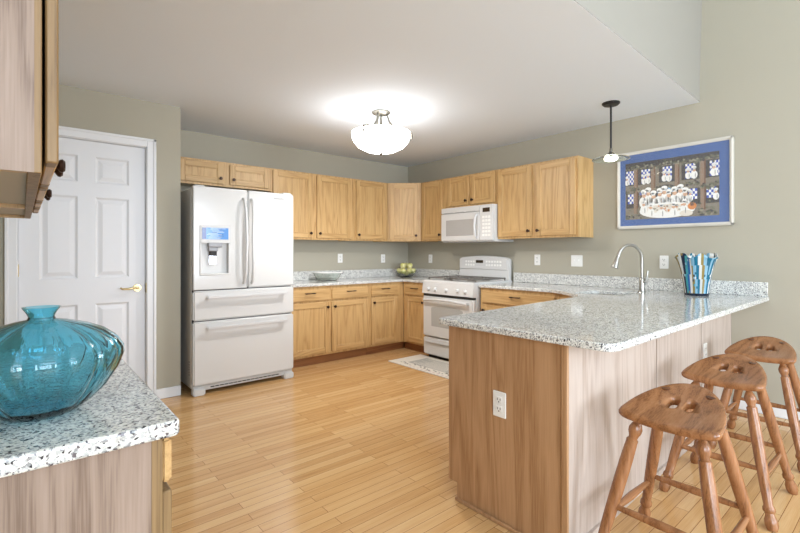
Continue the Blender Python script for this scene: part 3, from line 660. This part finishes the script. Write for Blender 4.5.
fa = mb(WHITE2).prism(fp_, 0.075, 0.088, 0.004, Matrix(((1, 0, 0, 0), (0, 0, -1, 0), (0, 1, 0, 0), (0, 0, 0, 1)))).build('control_fascia', parent=bg)
mb(DISPLAY).box((0.29, -0.090, 1.105), (0.40, -0.087, 1.14)).build('clock_display', parent=bg, label='dark clock display')
m_ = mb(PLATE)
m_.box((0.11, -0.0885, 1.06), (0.68, -0.0875, 1.062))
for i in range(8): m_.box((0.12 + (i % 4) * 0.04, -0.090, 1.07 + (i // 4) * 0.04), (0.12 + (i % 4) * 0.04 + 0.026, -0.087, 1.092 + (i // 4) * 0.04), 0.001)
for i in range(12): m_.box((0.44 + (i % 6) * 0.04, -0.090, 1.07 + (i // 6) * 0.04), (0.44 + (i % 6) * 0.04 + 0.026, -0.087, 1.092 + (i // 6) * 0.04), 0.001)
m_.build('button_pad', parent=bg)

# ------------------------------------------------------------------ microwave
MWD = 0.785
t = thing('microwave', 'white over-the-range microwave mounted under the short oak cabinet', 'microwave', (0, -1.063, 1.352), W2)
mb(WHITE2).box((0.002, -0.36, 0.012), (MWD - 0.002, -0.006, 0.412), 0.004).build('body', parent=t)
mb(WHITE).box((0, -0.36, 0), (MWD, -0.006, 0.014), 0.003).build('base_plate', parent=t)
vt = mb(WHITE).box((0, -0.392, 0.345), (0.60, -0.36, 0.412), 0.006, 2).build('vent_grille', parent=t)
m_ = mb(GREYP)
for i in range(3): m_.box((0.06 + i * 0.17, -0.3935, 0.349), (0.06 + i * 0.17 + 0.14, -0.391, 0.353))
m_.build('vent_slots', parent=vt)
dd = mb(WHITE).box((0, -0.395, 0.014), (0.60, -0.36, 0.34), 0.008, 3).build('door', parent=t)
mb(MICROGL).box((0.085, -0.3975, 0.075), (0.515, -0.393, 0.262), 0.002).build('window', parent=dd, label='grey microwave window')
m_ = mb(HANDW); m_.tube([(0.562, -0.395, 0.045), (0.562, -0.42, 0.06), (0.558, -0.436, 0.175), (0.562, -0.42, 0.29), (0.562, -0.395, 0.305)], 0.012, 12); m_.build('handle', parent=dd)
cp = mb(WHITE).box((0.603, -0.393, 0.014), (MWD, -0.36, 0.412), 0.006, 2).build('control_panel', parent=t)
mb(DISPLAY).box((0.645, -0.3955, 0.328), (0.745, -0.392, 0.376), 0.001).build('display', parent=cp, label='dark brown display')
m_ = mb(PLATE)
for r_ in range(6):
    for c_ in range(3): m_.box((0.64 + c_ * 0.04, -0.3948, 0.06 + r_ * 0.04), (0.672 + c_ * 0.04, -0.392, 0.086 + r_ * 0.04), 0.001)
m_.build('keypad', parent=cp)

# ------------------------------------------------------------------ lamps
def emis(name, rgb, e):
    m = newmat(name, rgb, 0.4); b = bsdf(m); b.inputs['Emission Color'].default_value = (*lin(rgb), 1); b.inputs['Emission Strength'].default_value = e; return m
WARM = (0.98, 0.97, 1.0)
t = thing('ceiling_light', 'semi-flush white glass bowl ceiling light, switched on', 'ceiling light', (-1.869, -1.766, ZC))
mb(NICKEL).lathe([(0, 0), (0.083, 0), (0.083, -0.012), (0.07, -0.022), (0.02, -0.028), (0, -0.028)], 28).build('canopy', parent=t)
mb(NICKEL).cyl((0, 0, -0.02), (0, 0, -0.19), 0.011).build('stem', parent=t)
for k in range(3):
    a = R(200 + 120 * k); c, s = math.cos(a), math.sin(a)
    mb(NICKEL).tube([(0.05 * c, 0.05 * s, -0.015), (0.075 * c, 0.075 * s, -0.09), (0.11 * c, 0.11 * s, -0.14), (0.17 * c, 0.17 * s, -0.172), (0.235 * c, 0.235 * s, -0.172), (0.268 * c, 0.268 * s, -0.185), (0.272 * c, 0.272 * s, -0.24)], 0.009, 10).build('arm', parent=t)
BOWL = emis('lit_bowl_glass', (255, 252, 248), 7.2)
gb = mb(BOWL).lathe([(0.262, -0.19), (0.26, -0.22), (0.245, -0.262), (0.205, -0.31), (0.13, -0.347), (0.05, -0.362), (0, -0.364)], 48)
gb.mat(PLATE).lathe([(0, -0.357), (0.05, -0.355), (0.128, -0.34), (0.2, -0.304), (0.238, -0.258), (0.252, -0.218), (0.254, -0.19), (0.262, -0.19)], 48)
gb.build('glass_bowl', parent=t, label='white glass bowl')
mb(NICKEL).lathe([(0, -0.39), (0.008, -0.385), (0.012, -0.374), (0.018, -0.366), (0, -0.362)], 16).build('finial', parent=t)
for k in range(2):
    l = bpy.data.lights.new('ceiling_bulb', 'POINT'); l.energy = 1.2; l.color = WARM; l.shadow_soft_size = 0.05
    o = bpy.data.objects.new('ceiling_bulb', l); COL.objects.link(o); o.location = (-1.869 + (0.09 if k else -0.09), -1.766, ZC - 0.25)

l = bpy.data.lights.new('ceiling_bulb', 'SPOT'); l.energy = 24; l.color = WARM; l.shadow_soft_size = 0.03; l.spot_size = R(172); l.spot_blend = 0.6
o = bpy.data.objects.new('ceiling_bulb', l); COL.objects.link(o); o.location = (-1.869, -1.766, ZC - 0.40)
t = thing('pendant_lamp', 'small pendant with black rod and clear glass disc over the sink', 'pendant lamp', (-0.548, -3.197, ZC))
mb(BLACK).lathe([(0, 0), (0.07, 0), (0.07, -0.008), (0.058, -0.02), (0.01, -0.024), (0, -0.024)], 28).build('canopy', parent=t)
mb(BLACK).cyl((0, 0, -0.02), (0, 0, -0.40), 0.008).build('rod', parent=t)
mb(NICKEL).lathe([(0, -0.38), (0.012, -0.38), (0.014, -0.41), (0.03, -0.425), (0.045, -0.44), (0.045, -0.448), (0, -0.448)], 24).build('socket_cap', parent=t)
mb(DISC).lathe([(0.035, -0.435), (0.08, -0.447), (0.125, -0.459), (0.146, -0.468), (0.146, -0.474), (0.12, -0.472), (0.08, -0.458), (0.035, -0.443), (0.035, -0.435)], 40).build('glass_disc', parent=t)
mb(emis('pendant_bulb', (255, 246, 228), 9.0)).lathe([(0, -0.487), (0.03, -0.484), (0.05, -0.474), (0.052, -0.462), (0.04, -0.4495), (0, -0.449)], 20).build('bulb', parent=t)

# ------------------------------------------------------------------ outlets and switches (local: plate faces -y)
def outlet(label, loc, rz, kind='outlet', wd=0.072, h=0.116):
    t = thing('outlet' if kind == 'outlet' else 'light_switch', label, kind, loc, rz)
    mb(PLATE).box((-wd / 2, -0.006, -h / 2), (wd / 2, 0, h / 2), 0.003, 2).build('cover_plate', parent=t)
    if kind == 'outlet':
        for z in (0.021, -0.021):
            o = mb(PLATE).box((-0.017, -0.0085, z - 0.0145), (0.017, -0.006, z + 0.0145), 0.002).build('receptacle', parent=t)
            mb(SLOT).box((-0.009, -0.009, z - 0.002), (-0.006, -0.0083, z + 0.008)).box((0.006, -0.009, z - 0.002), (0.009, -0.0083, z + 0.007)).box((-0.003, -0.009, z - 0.011), (0.003, -0.0083, z - 0.006)).build('slots', parent=o)
    else:
        for x in (-0.023, 0.023):
            mb(PLATE).box((x - 0.016, -0.0085, -0.033), (x + 0.016, -0.006, 0.033), 0.002).box((x - 0.005, -0.016, -0.004), (x + 0.005, -0.008, 0.012), 0.002).build('toggle', parent=t)
    return t
outlet('white wall outlet on the back wall behind the low glass dish', (-1.168, -0.0005, 1.157), 0)
outlet('white wall outlet on the back wall left of the fruit bowl', (-0.464, -0.0005, 1.148), 0)
outlet('white wall outlet between the fruit bowl and range', (-0.0005, -0.475, 1.146), W2)
outlet('white wall outlet just right of the range', (-0.0005, -2.15, 1.15), W2)
outlet('wide white double switch plate left of the faucet', (-0.0005, -2.605, 1.145), W2, 'switch', 0.122)
outlet('white wall outlet between the faucet and multicoloured glass vase', (-0.0005, -3.413, 1.145), W2)
outlet('white outlet on the brown end panel of the peninsula', (PX - 0.0005, -3.655, 0.542), W2)
outlet('white outlet on the glare-coloured back of the peninsula behind the stools', (-0.83 + 0.09, pback(-0.74) - 0.0005, 0.55), R(0.0))

# ------------------------------------------------------------------ picture (local frame: x along the wall, front -y)
PW, PH = 0.905, 0.708
t = thing('framed_picture', 'silver framed picture of chefs at a long table with a blue mat', 'picture', (-0.002, -3.016, 1.447), W2)
FRM = newmat('frame_silver', (226, 222, 212), 0.35, 0.25); m_ = mb(FRM); fw = 0.028; fd = 0.03
for (a, b) in (((0, 0), (PW, fw)), ((0, PH - fw), (PW, PH)), ((0, 0), (fw, PH)), ((PW - fw, 0), (PW, PH))):
    m_.box((a[0], -fd, a[1]), (b[0], 0, b[1]), 0.009, 2)
m_.build('frame', parent=t)
MAT = newmat('mat_blue', (62, 94, 152), 0.8); mb(MAT).box((fw - 0.004, -0.014, fw - 0.004), (PW - fw + 0.004, -0.004, PH - fw + 0.004)).build('mat_board', parent=t, label='blue mat board')
C = {k: newmat('art_' + k, v, 0.8) for k, v in dict(stone=(126, 116, 98), dark=(58, 52, 46), pillar=(142, 116, 92), leaf=(104, 102, 78), leaf2=(78, 78, 56), leaf3=(146, 140, 116), white=(236, 234, 228), cream=(222, 212, 196), blue=(52, 76, 168), sky=(130, 172, 212), awn=(92, 108, 176), skin=(206, 164, 132), orange=(206, 128, 62), red=(160, 70, 58), grey=(160, 156, 150), brown=(112, 76, 50)).items()}
ax0, ax1, az0, az1 = 0.075, 0.808, 0.085, 0.605
aw, ah = ax1 - ax0, az1 - az0
m_ = mb(C['stone']); lay = [0]
def AR(k, x0, z0, x1, z1, d=None):
    x0, x1, z0, z1 = max(x0, 0), min(x1, 1), max(z0, 0), min(z1, 1)
    m_.mat(C[k]); y = -0.0145 - (lay[0] if d is None else d) * 0.00025
    m_.poly([(ax0 + x0 * aw, y, az0 + z0 * ah), (ax0 + x1 * aw, y, az0 + z0 * ah), (ax0 + x1 * aw, y, az0 + z1 * ah), (ax0 + x0 * aw, y, az0 + z1 * ah)])
def AE(k, x, z, rx, rz, d, n=10, a0=0, a1=360):
    m_.mat(C[k]); y = -0.0145 - d * 0.00025
    m_.poly([(ax0 + min(max(0, x + rx * math.cos(R(a0 + (a1 - a0) * i / n))), 1) * aw, y, az0 + (z + rz * math.sin(R(a0 + (a1 - a0) * i / n))) * ah) for i in range(n if a1 - a0 == 360 else n + 1)])
rnd = random.Random(11)
AR('stone', 0, 0, 1, 1, 0)
AR('dark', 0, 0.9, 1, 1, 1)
for x in (0.0, 0.18, 0.42, 0.66, 0.90): # upper windows
    AR('dark', x - 0.03, 0.6, x + 0.15, 0.88, 1)
    AR('blue', x + 0.01, 0.62, x + 0.11, 0.86, 2)
    for i in range(5):
        for j in range(6):
            if (i + j) % 2: AR('white', x + 0.01 + i * 0.02, 0.62 + j * 0.04, x + 0.03 + i * 0.02, 0.66 + j * 0.04, 3)
for x in (0.1, 0.3, 0.56, 0.82): AR('pillar', x, 0.1, x + 0.05, 0.9, 4); AR('brown', x + 0.035, 0.1, x + 0.05, 0.9, 5)
for x in (0.03, 0.2, 0.70, 0.88):
    AR('dark', x - 0.02, 0.2, x + 0.13, 0.46, 1); AR('blue', x + 0.0, 0.28, x + 0.09, 0.45, 2)
    for i in range(4):
        for j in range(4):
            if (i + j) % 2: AR('white', x + i * 0.022, 0.28 + j * 0.042, x + 0.022 + i * 0.022, 0.322 + j * 0.042, 3)
AE('dark', 0.47, 0.44, 0.12, 0.12, 6, 16, 0, 180); AR('dark', 0.35, 0.2, 0.59, 0.44, 6); AE('sky', 0.47, 0.43, 0.1, 0.08, 7, 16, 0, 180); AR('awn', 0.17, 0.42, 0.29, 0.47, 6)
for i in range(330): # garlands
    band = rnd.random(); x = rnd.random()
    if band < 0.42: z = 0.5 + 0.035 * math.sin(x * 19) + rnd.gauss(0, 0.02)
    elif band < 0.8: z = 0.9 + 0.02 * math.sin(x * 15) + rnd.gauss(0, 0.022)
    else: z = abs(rnd.gauss(0, 0.09)); x = x * 0.2 if rnd.random() < 0.4 else 0.8 + x * 0.2
    AE(rnd.choice(['leaf', 'leaf2', 'leaf3', 'leaf', 'dark']), min(max(x, 0.015), 0.985), min(max(z, 0.02), 0.97), 0.013, 0.017, 8 + i % 5, 6)
def chef(x, z, s, d):
    AE('white', x, z, 0.036 * s, 0.07 * s, d); AE('skin', x, z + 0.075 * s, 0.016 * s, 0.024 * s, d + 1); AE('white', x, z + 0.125 * s, 0.024 * s, 0.024 * s, d + 2); AR('white', x - 0.014 * s, z + 0.09 * s, x + 0.014 * s, z + 0.12 * s, d + 2)
    AE('grey', x + 0.012 * s, z - 0.01 * s, 0.005 * s, 0.045 * s, d + 2)
for x, z, s in ((0.22, 0.65, 0.8), (0.27, 0.66, 0.9), (0.45, 0.67, 0.9), (0.5, 0.66, 0.9), (0.02, 0.66, 0.8), (0.7, 0.67, 0.9), (0.76, 0.67, 1), (0.95, 0.68, 1), (0.72, 0.3, 0.9), (0.97, 0.3, 0.9)): chef(x, z, s * 0.95, 14)
for i, x in enumerate((0.22, 0.27, 0.33, 0.40, 0.45, 0.5, 0.56, 0.62, 0.67)): chef(x, 0.29 + 0.035 * math.sin(i * 2.1), 1.5, 14)
AE('white', 0.47, 0.13, 0.3, 0.13, 18, 24); AE('cream', 0.47, 0.16, 0.26, 0.07, 19, 24)
for i in range(60):
    a = rnd.random() * 6.28; q = rnd.random() ** 0.5; AE(rnd.choice(['skin', 'grey', 'white', 'red', 'leaf3', 'cream', 'orange', 'grey']), 0.47 + 0.24 * q * math.cos(a), 0.16 + 0.06 * q * math.sin(a), 0.012, 0.011, 20 + i % 3, 7)
for x, z in ((0.22, 0.12), (0.3, 0.06), (0.42, 0.045), (0.55, 0.05), (0.66, 0.08)): chef(x, z + 0.04, 1.15, 23)
AE('orange', 0.74, 0.17, 0.045, 0.06, 24); AE('brown', 0.74, 0.2, 0.02, 0.03, 25); AE('cream', 0.68, 0.06, 0.07, 0.05, 24)
m_.build('artwork', parent=t, label='scene of white-clad chefs before a brown stone building')
mb(PICGL).box((fw - 0.003, -0.0235, fw - 0.003), (PW - fw + 0.003, -0.022, PH - fw + 0.003)).build('glazing', parent=t)

# ------------------------------------------------------------------ mat in front of the range
RUGW = newmat('mat_cream', (222, 216, 204), 0.85); RUGB = newmat('mat_grey', (176, 174, 166), 0.85); RUGD = newmat('mat_dark', (92, 88, 84), 0.85); RUGP = newmat('mat_pink', (206, 186, 184), 0.85)
t = thing('floor_mat', 'pale printed mat lying on the floor before the range', 'mat', (-0.90, -1.46, 0))
mb(RUGW).box((-0.25, -0.49, 0), (0.25, 0.49, 0.008), 0.003).build('mat_base', parent=t)
m_ = mb(RUGB); rnd = random.Random(5)
m_.box((-0.12, -0.36, 0.008), (0.17, 0.30, 0.0084))
m_.mat(RUGW)
for i in range(16): m_.box((-0.10 + 0.016 * i, -0.32 + rnd.random() * 0.1, 0.0084), (-0.094 + 0.016 * i, 0.1 + rnd.random() * 0.17, 0.0087))
m_.mat(RUGD)
for i in range(26):
    x = -0.20 + rnd.random() * 0.07; y = -0.38 + i * 0.029; m_.box((x, y, 0.0084), (x + 0.008 + rnd.random() * 0.02, y + 0.012 + rnd.random() * 0.012, 0.0088))
m_.mat(RUGP)
for i in range(10): m_.box((-0.225, -0.4 + i * 0.06, 0.0081), (-0.2, -0.37 + i * 0.06, 0.0086))
m_.build('print', parent=t)

# ------------------------------------------------------------------ things on the counters
# turquoise vase
prof = [(0, 0), (0.06, 0.0), (0.072, 0.004), (0.1, 0.022), (0.13, 0.05), (0.155, 0.085), (0.166, 0.112), (0.165, 0.128), (0.152, 0.147), (0.125, 0.166), (0.09, 0.18), (0.05, 0.19), (0.03, 0.194), (0.027, 0.199), (0.03, 0.206), (0.038, 0.216), (0.0405, 0.2195)]
inner = [(0.038, 0.2195), (0.036, 0.216), (0.027, 0.206), (0.024, 0.199), (0.027, 0.192), (0.05, 0.185), (0.089, 0.175), (0.123, 0.161), (0.148, 0.143), (0.16, 0.127), (0.161, 0.112), (0.15, 0.087), (0.126, 0.053), (0.097, 0.027), (0.07, 0.011), (0, 0.008)]
prof = [(r * (0.80 if z > 0.19 else 0.88), z) for r, z in prof]; inner = [(r * (0.80 if z > 0.186 else 0.88), z) for r, z in inner]
b_ = mb(BLUEGL)
def ribbed(prof):
    b2 = bmesh.new(); n = 168; rings = []
    for r, z in prof:
        if r < 1e-6: rings.append([b2.verts.new((0, 0, z))]); continue
        amt = 0.05 * min(1, max(0, (z - 0.008) / 0.03)) * min(1, max(0, (0.19 - z) / 0.03))
        rings.append([b2.verts.new((r * (1 - amt * abs(math.cos(7 * (2 * math.pi * i / n))) ** 14) * math.cos(2 * math.pi * i / n), r * (1 - amt * abs(math.cos(7 * (2 * math.pi * i / n))) ** 14) * math.sin(2 * math.pi * i / n), z)) for i in range(n)])
    for a, b in zip(rings[:-1], rings[1:]):
        for i in range(n):
            j = (i + 1) % n
            if len(a) == 1: b2.faces.new((a[0], b[j], b[i]))
            elif len(b) == 1: b2.faces.new((a[i], a[j], b[0]))
            else: b2.faces.new((a[i], a[j], b[j], b[i]))
    bmesh.ops.recalc_face_normals(b2, faces=b2.faces[:]); return b2
b_._merge(ribbed(prof + inner), True)
o = b_.build('vase'); o.location = (-4.275, -3.72, CT + 0.0005)
tag(o, 'squat ribbed turquoise glass vase on the foreground granite counter', 'vase')

# multicoloured flared glass vase
cols = [(28, 112, 140), (214, 216, 210), (140, 190, 214), (22, 40, 66), (150, 132, 78), (70, 164, 176), (232, 230, 222), (52, 112, 176), (170, 206, 216)]
stripes = [newmat('stripe_glass', c, 0.1) for c in cols]
for s in stripes: bsdf(s).inputs['Transmission Weight'].default_value = 0.25
b2 = bmesh.new(); n = 72; H_ = 0.33; rows = 18; rnd = random.Random(4); rings = []
def vr(t, a): return 0.082 + 0.055 * t ** 1.3 + 0.02 * t ** 3 * math.sin(6 * a + 0.5)
for j in range(rows + 1):
    t_ = j / rows; rings.append([b2.verts.new((vr(t_, 2 * math.pi * i / n) * math.cos(2 * math.pi * i / n), vr(t_, 2 * math.pi * i / n) * math.sin(2 * math.pi * i / n), H_ * t_ - (0.02 * t_ ** 6 * (1 + math.sin(6 * 2 * math.pi * i / n + 1.5))))) for i in range(n)])
inn = [[b2.verts.new((v.co.x * (1 - 0.006 / max(v.co.xy.length, 0.01)), v.co.y * (1 - 0.006 / max(v.co.xy.length, 0.01)), max(v.co.z, 0.012))) for v in r] for r in rings]
k = [0] * n; 
for i in range(n):
    if i % 2 == 0: c0 = rnd.choice([1, 2, 6, 8, 5, 6] if (i // 2) % 2 else [0, 3, 4, 5, 7, 2, 0])
    k[i] = c0
for j in range(rows):
    for i in range(n):
        q = (i + 1) % n; sh = int(j * 0.16) if (i // 12) % 2 else -int(j * 0.12)
        f = b2.faces.new((rings[j][i], rings[j][q], rings[j + 1][q], rings[j + 1][i])); f.material_index = k[(i + sh) % n] if rnd.random() > 0.04 else rnd.randrange(9)
        if j < 1: f.material_index = 3
        g = b2.faces.new((inn[j][i], inn[j + 1][i], inn[j + 1][q], inn[j][q])); g.material_index = f.material_index
for i in range(n):
    q = (i + 1) % n; b2.faces.new((rings[-1][i], rings[-1][q], inn[-1][q], inn[-1][i])).material_index = 1
f = b2.faces.new(rings[0][::-1]); f.material_index = 3; f = b2.faces.new(inn[0]); f.material_index = 3
me = bpy.data.meshes.new('flared_vase'); b2.normal_update()
for f in b2.faces: f.smooth = True
b2.to_mesh(me); b2.free()
for s in stripes: me.materials.append(s)
o = bpy.data.objects.new('flared_vase', me); COL.objects.link(o); o.location = (-0.262, -3.735, CT + 0.0005)
tag(o, 'flared glass vase striped in blue, teal and white on the peninsula end by the wall', 'vase')

# fruit bowl
BX, BY = -0.25, -0.25
o = mb(CLEAR).lathe([(0, 0), (0.05, 0), (0.06, 0.004), (0.094, 0.018), (0.13, 0.05), (0.145, 0.085), (0.141, 0.085), (0.126, 0.052), (0.09, 0.022), (0.05, 0.008), (0, 0.008)], 40).build('fruit_bowl')
o.location = (BX, BY, CT + 0.0005); tag(o, 'clear glass bowl heaped with pale fruit in the counter corner', 'bowl')
APPLE = newmat('pale_apple', (222, 212, 142), 0.35)
tc = N(APPLE, 'ShaderNodeTexCoord'); nz = N(APPLE, 'ShaderNodeTexNoise'); nz.inputs['Scale'].default_value = 14; rp = ramp(APPLE, [(0.35, (196, 196, 110)), (0.65, (236, 224, 168))])
L(APPLE, tc.outputs['Object'], nz.inputs['Vector']); L(APPLE, nz.outputs['Fac'], rp.inputs['Fac']); L(APPLE, rp.outputs['Color'], bsdf(APPLE).inputs['Base Color'])
STEM = newmat('apple_stem', (86, 66, 40), 0.7)
AS = Matrix.Scale(1.18, 4)
ap = thing('apple', 'pale yellow-green apple heaped in the clear glass bowl', 'fruit', (BX, BY, CT + 0.05), 0, 'apples in the glass bowl')
mb(APPLE).lathe([(0, -0.028), (0.008, -0.031), (0.02, -0.03), (0.032, -0.016), (0.036, 0.002), (0.033, 0.017), (0.022, 0.028), (0.01, 0.03), (0.003, 0.025), (0, 0.023)], 20, AS).build('flesh', parent=ap)
mb(STEM).tube([(0, 0, 0.023), (0.002, 0, 0.036), (0.006, 0.001, 0.044)], 0.0018, 6).build('stem', parent=ap, M=AS)
spots = [(0, 0.0, 0.052)]
spots += [(0.09 * math.cos(R(a)), 0.09 * math.sin(R(a)), 0.085) for a in range(20, 380, 60)]
spots += [(0.052 * math.cos(R(a)), 0.052 * math.sin(R(a)), 0.156) for a in (50, 170, 290)]
for i, (x, y, z) in enumerate(spots):
    if i == 0: ap.location = (BX + x, BY + y, CT + z)
    else: dup(ap, (BX + x, BY + y, CT + z), R(47 * i))

# low glass dish with a white rim
t = thing('glass_dish', 'low clear glass dish with a white rim on the back counter', 'dish', (-1.50, -0.24, CT + 0.0005))
def tray(k0, k1, z0, z1):
    return [(-0.10 - k0, -0.07 - k0 * 0.7), (0.10 + k0, -0.07 - k0 * 0.7), (0.10 + k0, 0.07 + k0 * 0.7), (-0.10 - k0, 0.07 + k0 * 0.7)]
b2 = bmesh.new(); rings = []
for k_, z in ((0.0, 0.0), (0.02, 0.03), (0.042, 0.088), (0.038, 0.088), (0.016, 0.032), (-0.003, 0.006)):
    rings.append([b2.verts.new((x, y, z)) for x, y in rr(-0.10 - k_, 0.10 + k_, -0.07 - k_, 0.07 + k_, 0.03)])
for a, b in zip(rings[:-1], rings[1:]):
    for i in range(len(a)): b2.faces.new((a[i], a[(i + 1) % len(a)], b[(i + 1) % len(a)], b[i]))
b2.faces.new(rings[0][::-1]); b2.faces.new(rings[-1])
m_ = mb(CLEAR); m_._merge(b2, True); m_.build('bowl', parent=t)
b2 = bmesh.new(); rings = []
for k_, z in ((0.034, 0.089), (0.052, 0.089), (0.054, 0.094), (0.05, 0.098), (0.036, 0.098), (0.034, 0.089)):
    rings.append([b2.verts.new((x, y, z)) for x, y in rr(-0.10 - k_, 0.10 + k_, -0.07 - k_, 0.07 + k_, 0.04)])
for a, b in zip(rings[:-1], rings[1:]):
    for i in range(len(a)): b2.faces.new((a[i], a[(i + 1) % len(a)], b[(i + 1) % len(a)], b[i]))
m_ = mb(PLATE); m_._merge(b2, True); m_.build('rim', parent=t, label='white rim')

# ------------------------------------------------------------------ stools
def seat_z(x, y): return 0.60 + 0.09 * (max(x + 0.17, 0) / 0.335) ** 1.5 + 0.016 * (y / 0.19) ** 2 - 0.012 * math.exp(-((x - 0.02) ** 2 + y * y) / 0.012)
def make_stool(label):
    t = thing('bar_stool', label, 'stool', (0, 0, 0), 0, None)
    out = [(-0.135 + 0.30 * math.cos(R(a)), 0.172 * math.sin(R(a))) for a in range(-90, 91, 6)]
    out += [(-0.146, 0.171), (-0.155, 0.167), (-0.162, 0.158), (-0.166, 0.14), (-0.169, 0.1), (-0.170, 0.05), (-0.170, 0.0), (-0.170, -0.05), (-0.169, -0.1), (-0.166, -0.14), (-0.162, -0.158), (-0.155, -0.167), (-0.146, -0.171)]
    b2 = bmesh.new(); cx = -0.01; rings = []; th = 0.034
    prof = [(0.25, 0, 1), (0.5, 0, 1), (0.7, 0, 1), (0.85, 0, 1), (0.93, -0.001, 1), (0.975, -0.005, 1), (1.0, -0.014, 1), (0.995, -0.024, 1), (0.965, -0.031, 1), (0.9, -th, 1), (0.6, -th, 1), (0.3, -th, 1)]
    for s, dz, _ in prof:
        rg = []
        for x, y in out:
            X_, Y_ = cx + (x - cx) * s, y * s
            rg.append(b2.verts.new((X_, Y_, seat_z(X_, Y_) + dz)))
        rings.append(rg)
    for a, b in zip(rings[:-1], rings[1:]):
        for i in range(len(a)): b2.faces.new((a[i], a[(i + 1) % len(a)], b[(i + 1) % len(a)], b[i]))
    c0 = b2.verts.new((cx, 0, seat_z(cx, 0))); c1 = b2.verts.new((cx, 0, seat_z(cx, 0) - th))
    for i in range(len(out)):
        j = (i + 1) % len(out); b2.faces.new((c0, rings[0][j], rings[0][i])); b2.faces.new((c1, rings[-1][i], rings[-1][j]))
    bmesh.ops.recalc_face_normals(b2, faces=b2.faces[:])
    m = mb(ST_X); m._merge(b2, True); seat = m.build('seat', parent=t)
    # two finger holes cut through
    cm = MB()
    for y in (-0.029, 0.029):
        pts = arc(-0.005, y, 0.019, 90, 270, 8) + arc(0.04, y, 0.019, -90, 90, 8)
        cm.prism(pts, 0.5, 0.75)
    cut = cm.build('cutter')
    md = seat.modifiers.new('b', 'BOOLEAN'); md.object = cut; md.operation = 'DIFFERENCE'; md.solver = 'EXACT'
    dg = bpy.context.evaluated_depsgraph_get(); me = bpy.data.meshes.new_from_object(seat.evaluated_get(dg))
    seat.modifiers.clear(); seat.data = me; bpy.data.objects.remove(cut)
    tops = [(-0.115, 0.105), (-0.115, -0.105), (0.085, 0.09), (0.085, -0.09)]; feet = [(-0.25, 0.22), (-0.25, -0.22), (0.225, 0.22), (0.225, -0.22)]
    pr_ = [(0, 0.0), (0, 0.013), (0.03, 0.013), (0.05, 0.019), (0.075, 0.0245), (0.10, 0.0235), (0.125, 0.017), (0.14, 0.016), (0.15, 0.0215), (0.165, 0.021), (0.3, 0.0235), (0.5, 0.0235), (0.7, 0.021), (0.83, 0.018), (0.85, 0.0235), (0.87, 0.024), (0.885, 0.017), (0.9, 0.018), (0.93, 0.025), (0.965, 0.025), (0.99, 0.02), (1.0, 0.018), (1.0, 0)]
    for (x, y), (fx, fy) in zip(tops, feet):
        ztop = seat_z(x, y) - 0.030
        mb(ST_Z).turn((x, y, ztop), (fx, fy, 0.0), pr_, 22).build('leg', parent=t)
        if x > 0: mb(DARKWOOD).lathe([(0, 0.0), (0.016, 0.0), (0.016, 0.004), (0, 0.004)], 16, Matrix.Translation((x + 0.008, y * 0.9, seat_z(x + 0.008, y * 0.9) - 0.0032)) @ Matrix.Rotation(-0.2, 4, 'Y')).build('tenon', parent=seat, label='dark oval tenon end')
    def at(i, z): 
        (x, y), (fx, fy) = tops[i], feet[i]; zt = seat_z(x, y) - 0.03; k_ = (zt - z) / zt; return (x + (fx - x) * k_, y + (fy - y) * k_, z)
    sp = [(0, 0.009), (0.12, 0.011), (0.5, 0.0155), (0.88, 0.011), (1, 0.009)]
    for (i, j, z) in ((0, 1, 0.235), (2, 3, 0.235), (0, 2, 0.205), (1, 3, 0.205)):
        mb(ST_X if i + 2 == j else ST_Z).turn(at(i, z), at(j, z), sp, 16).build('stretcher', parent=t)
    return t
s1 = make_stool('nearest of the three turned oak bar stools, at the peninsula corner')
s1.location = (-2.34, -4.278, 0)
dup(s1, (-1.53, -4.245, 0), R(0), 'middle one of the three turned oak bar stools along the peninsula')
dup(s1, (-0.745, -4.24, 0), R(1), 'farthest of the three turned oak bar stools, closest to the right wall')
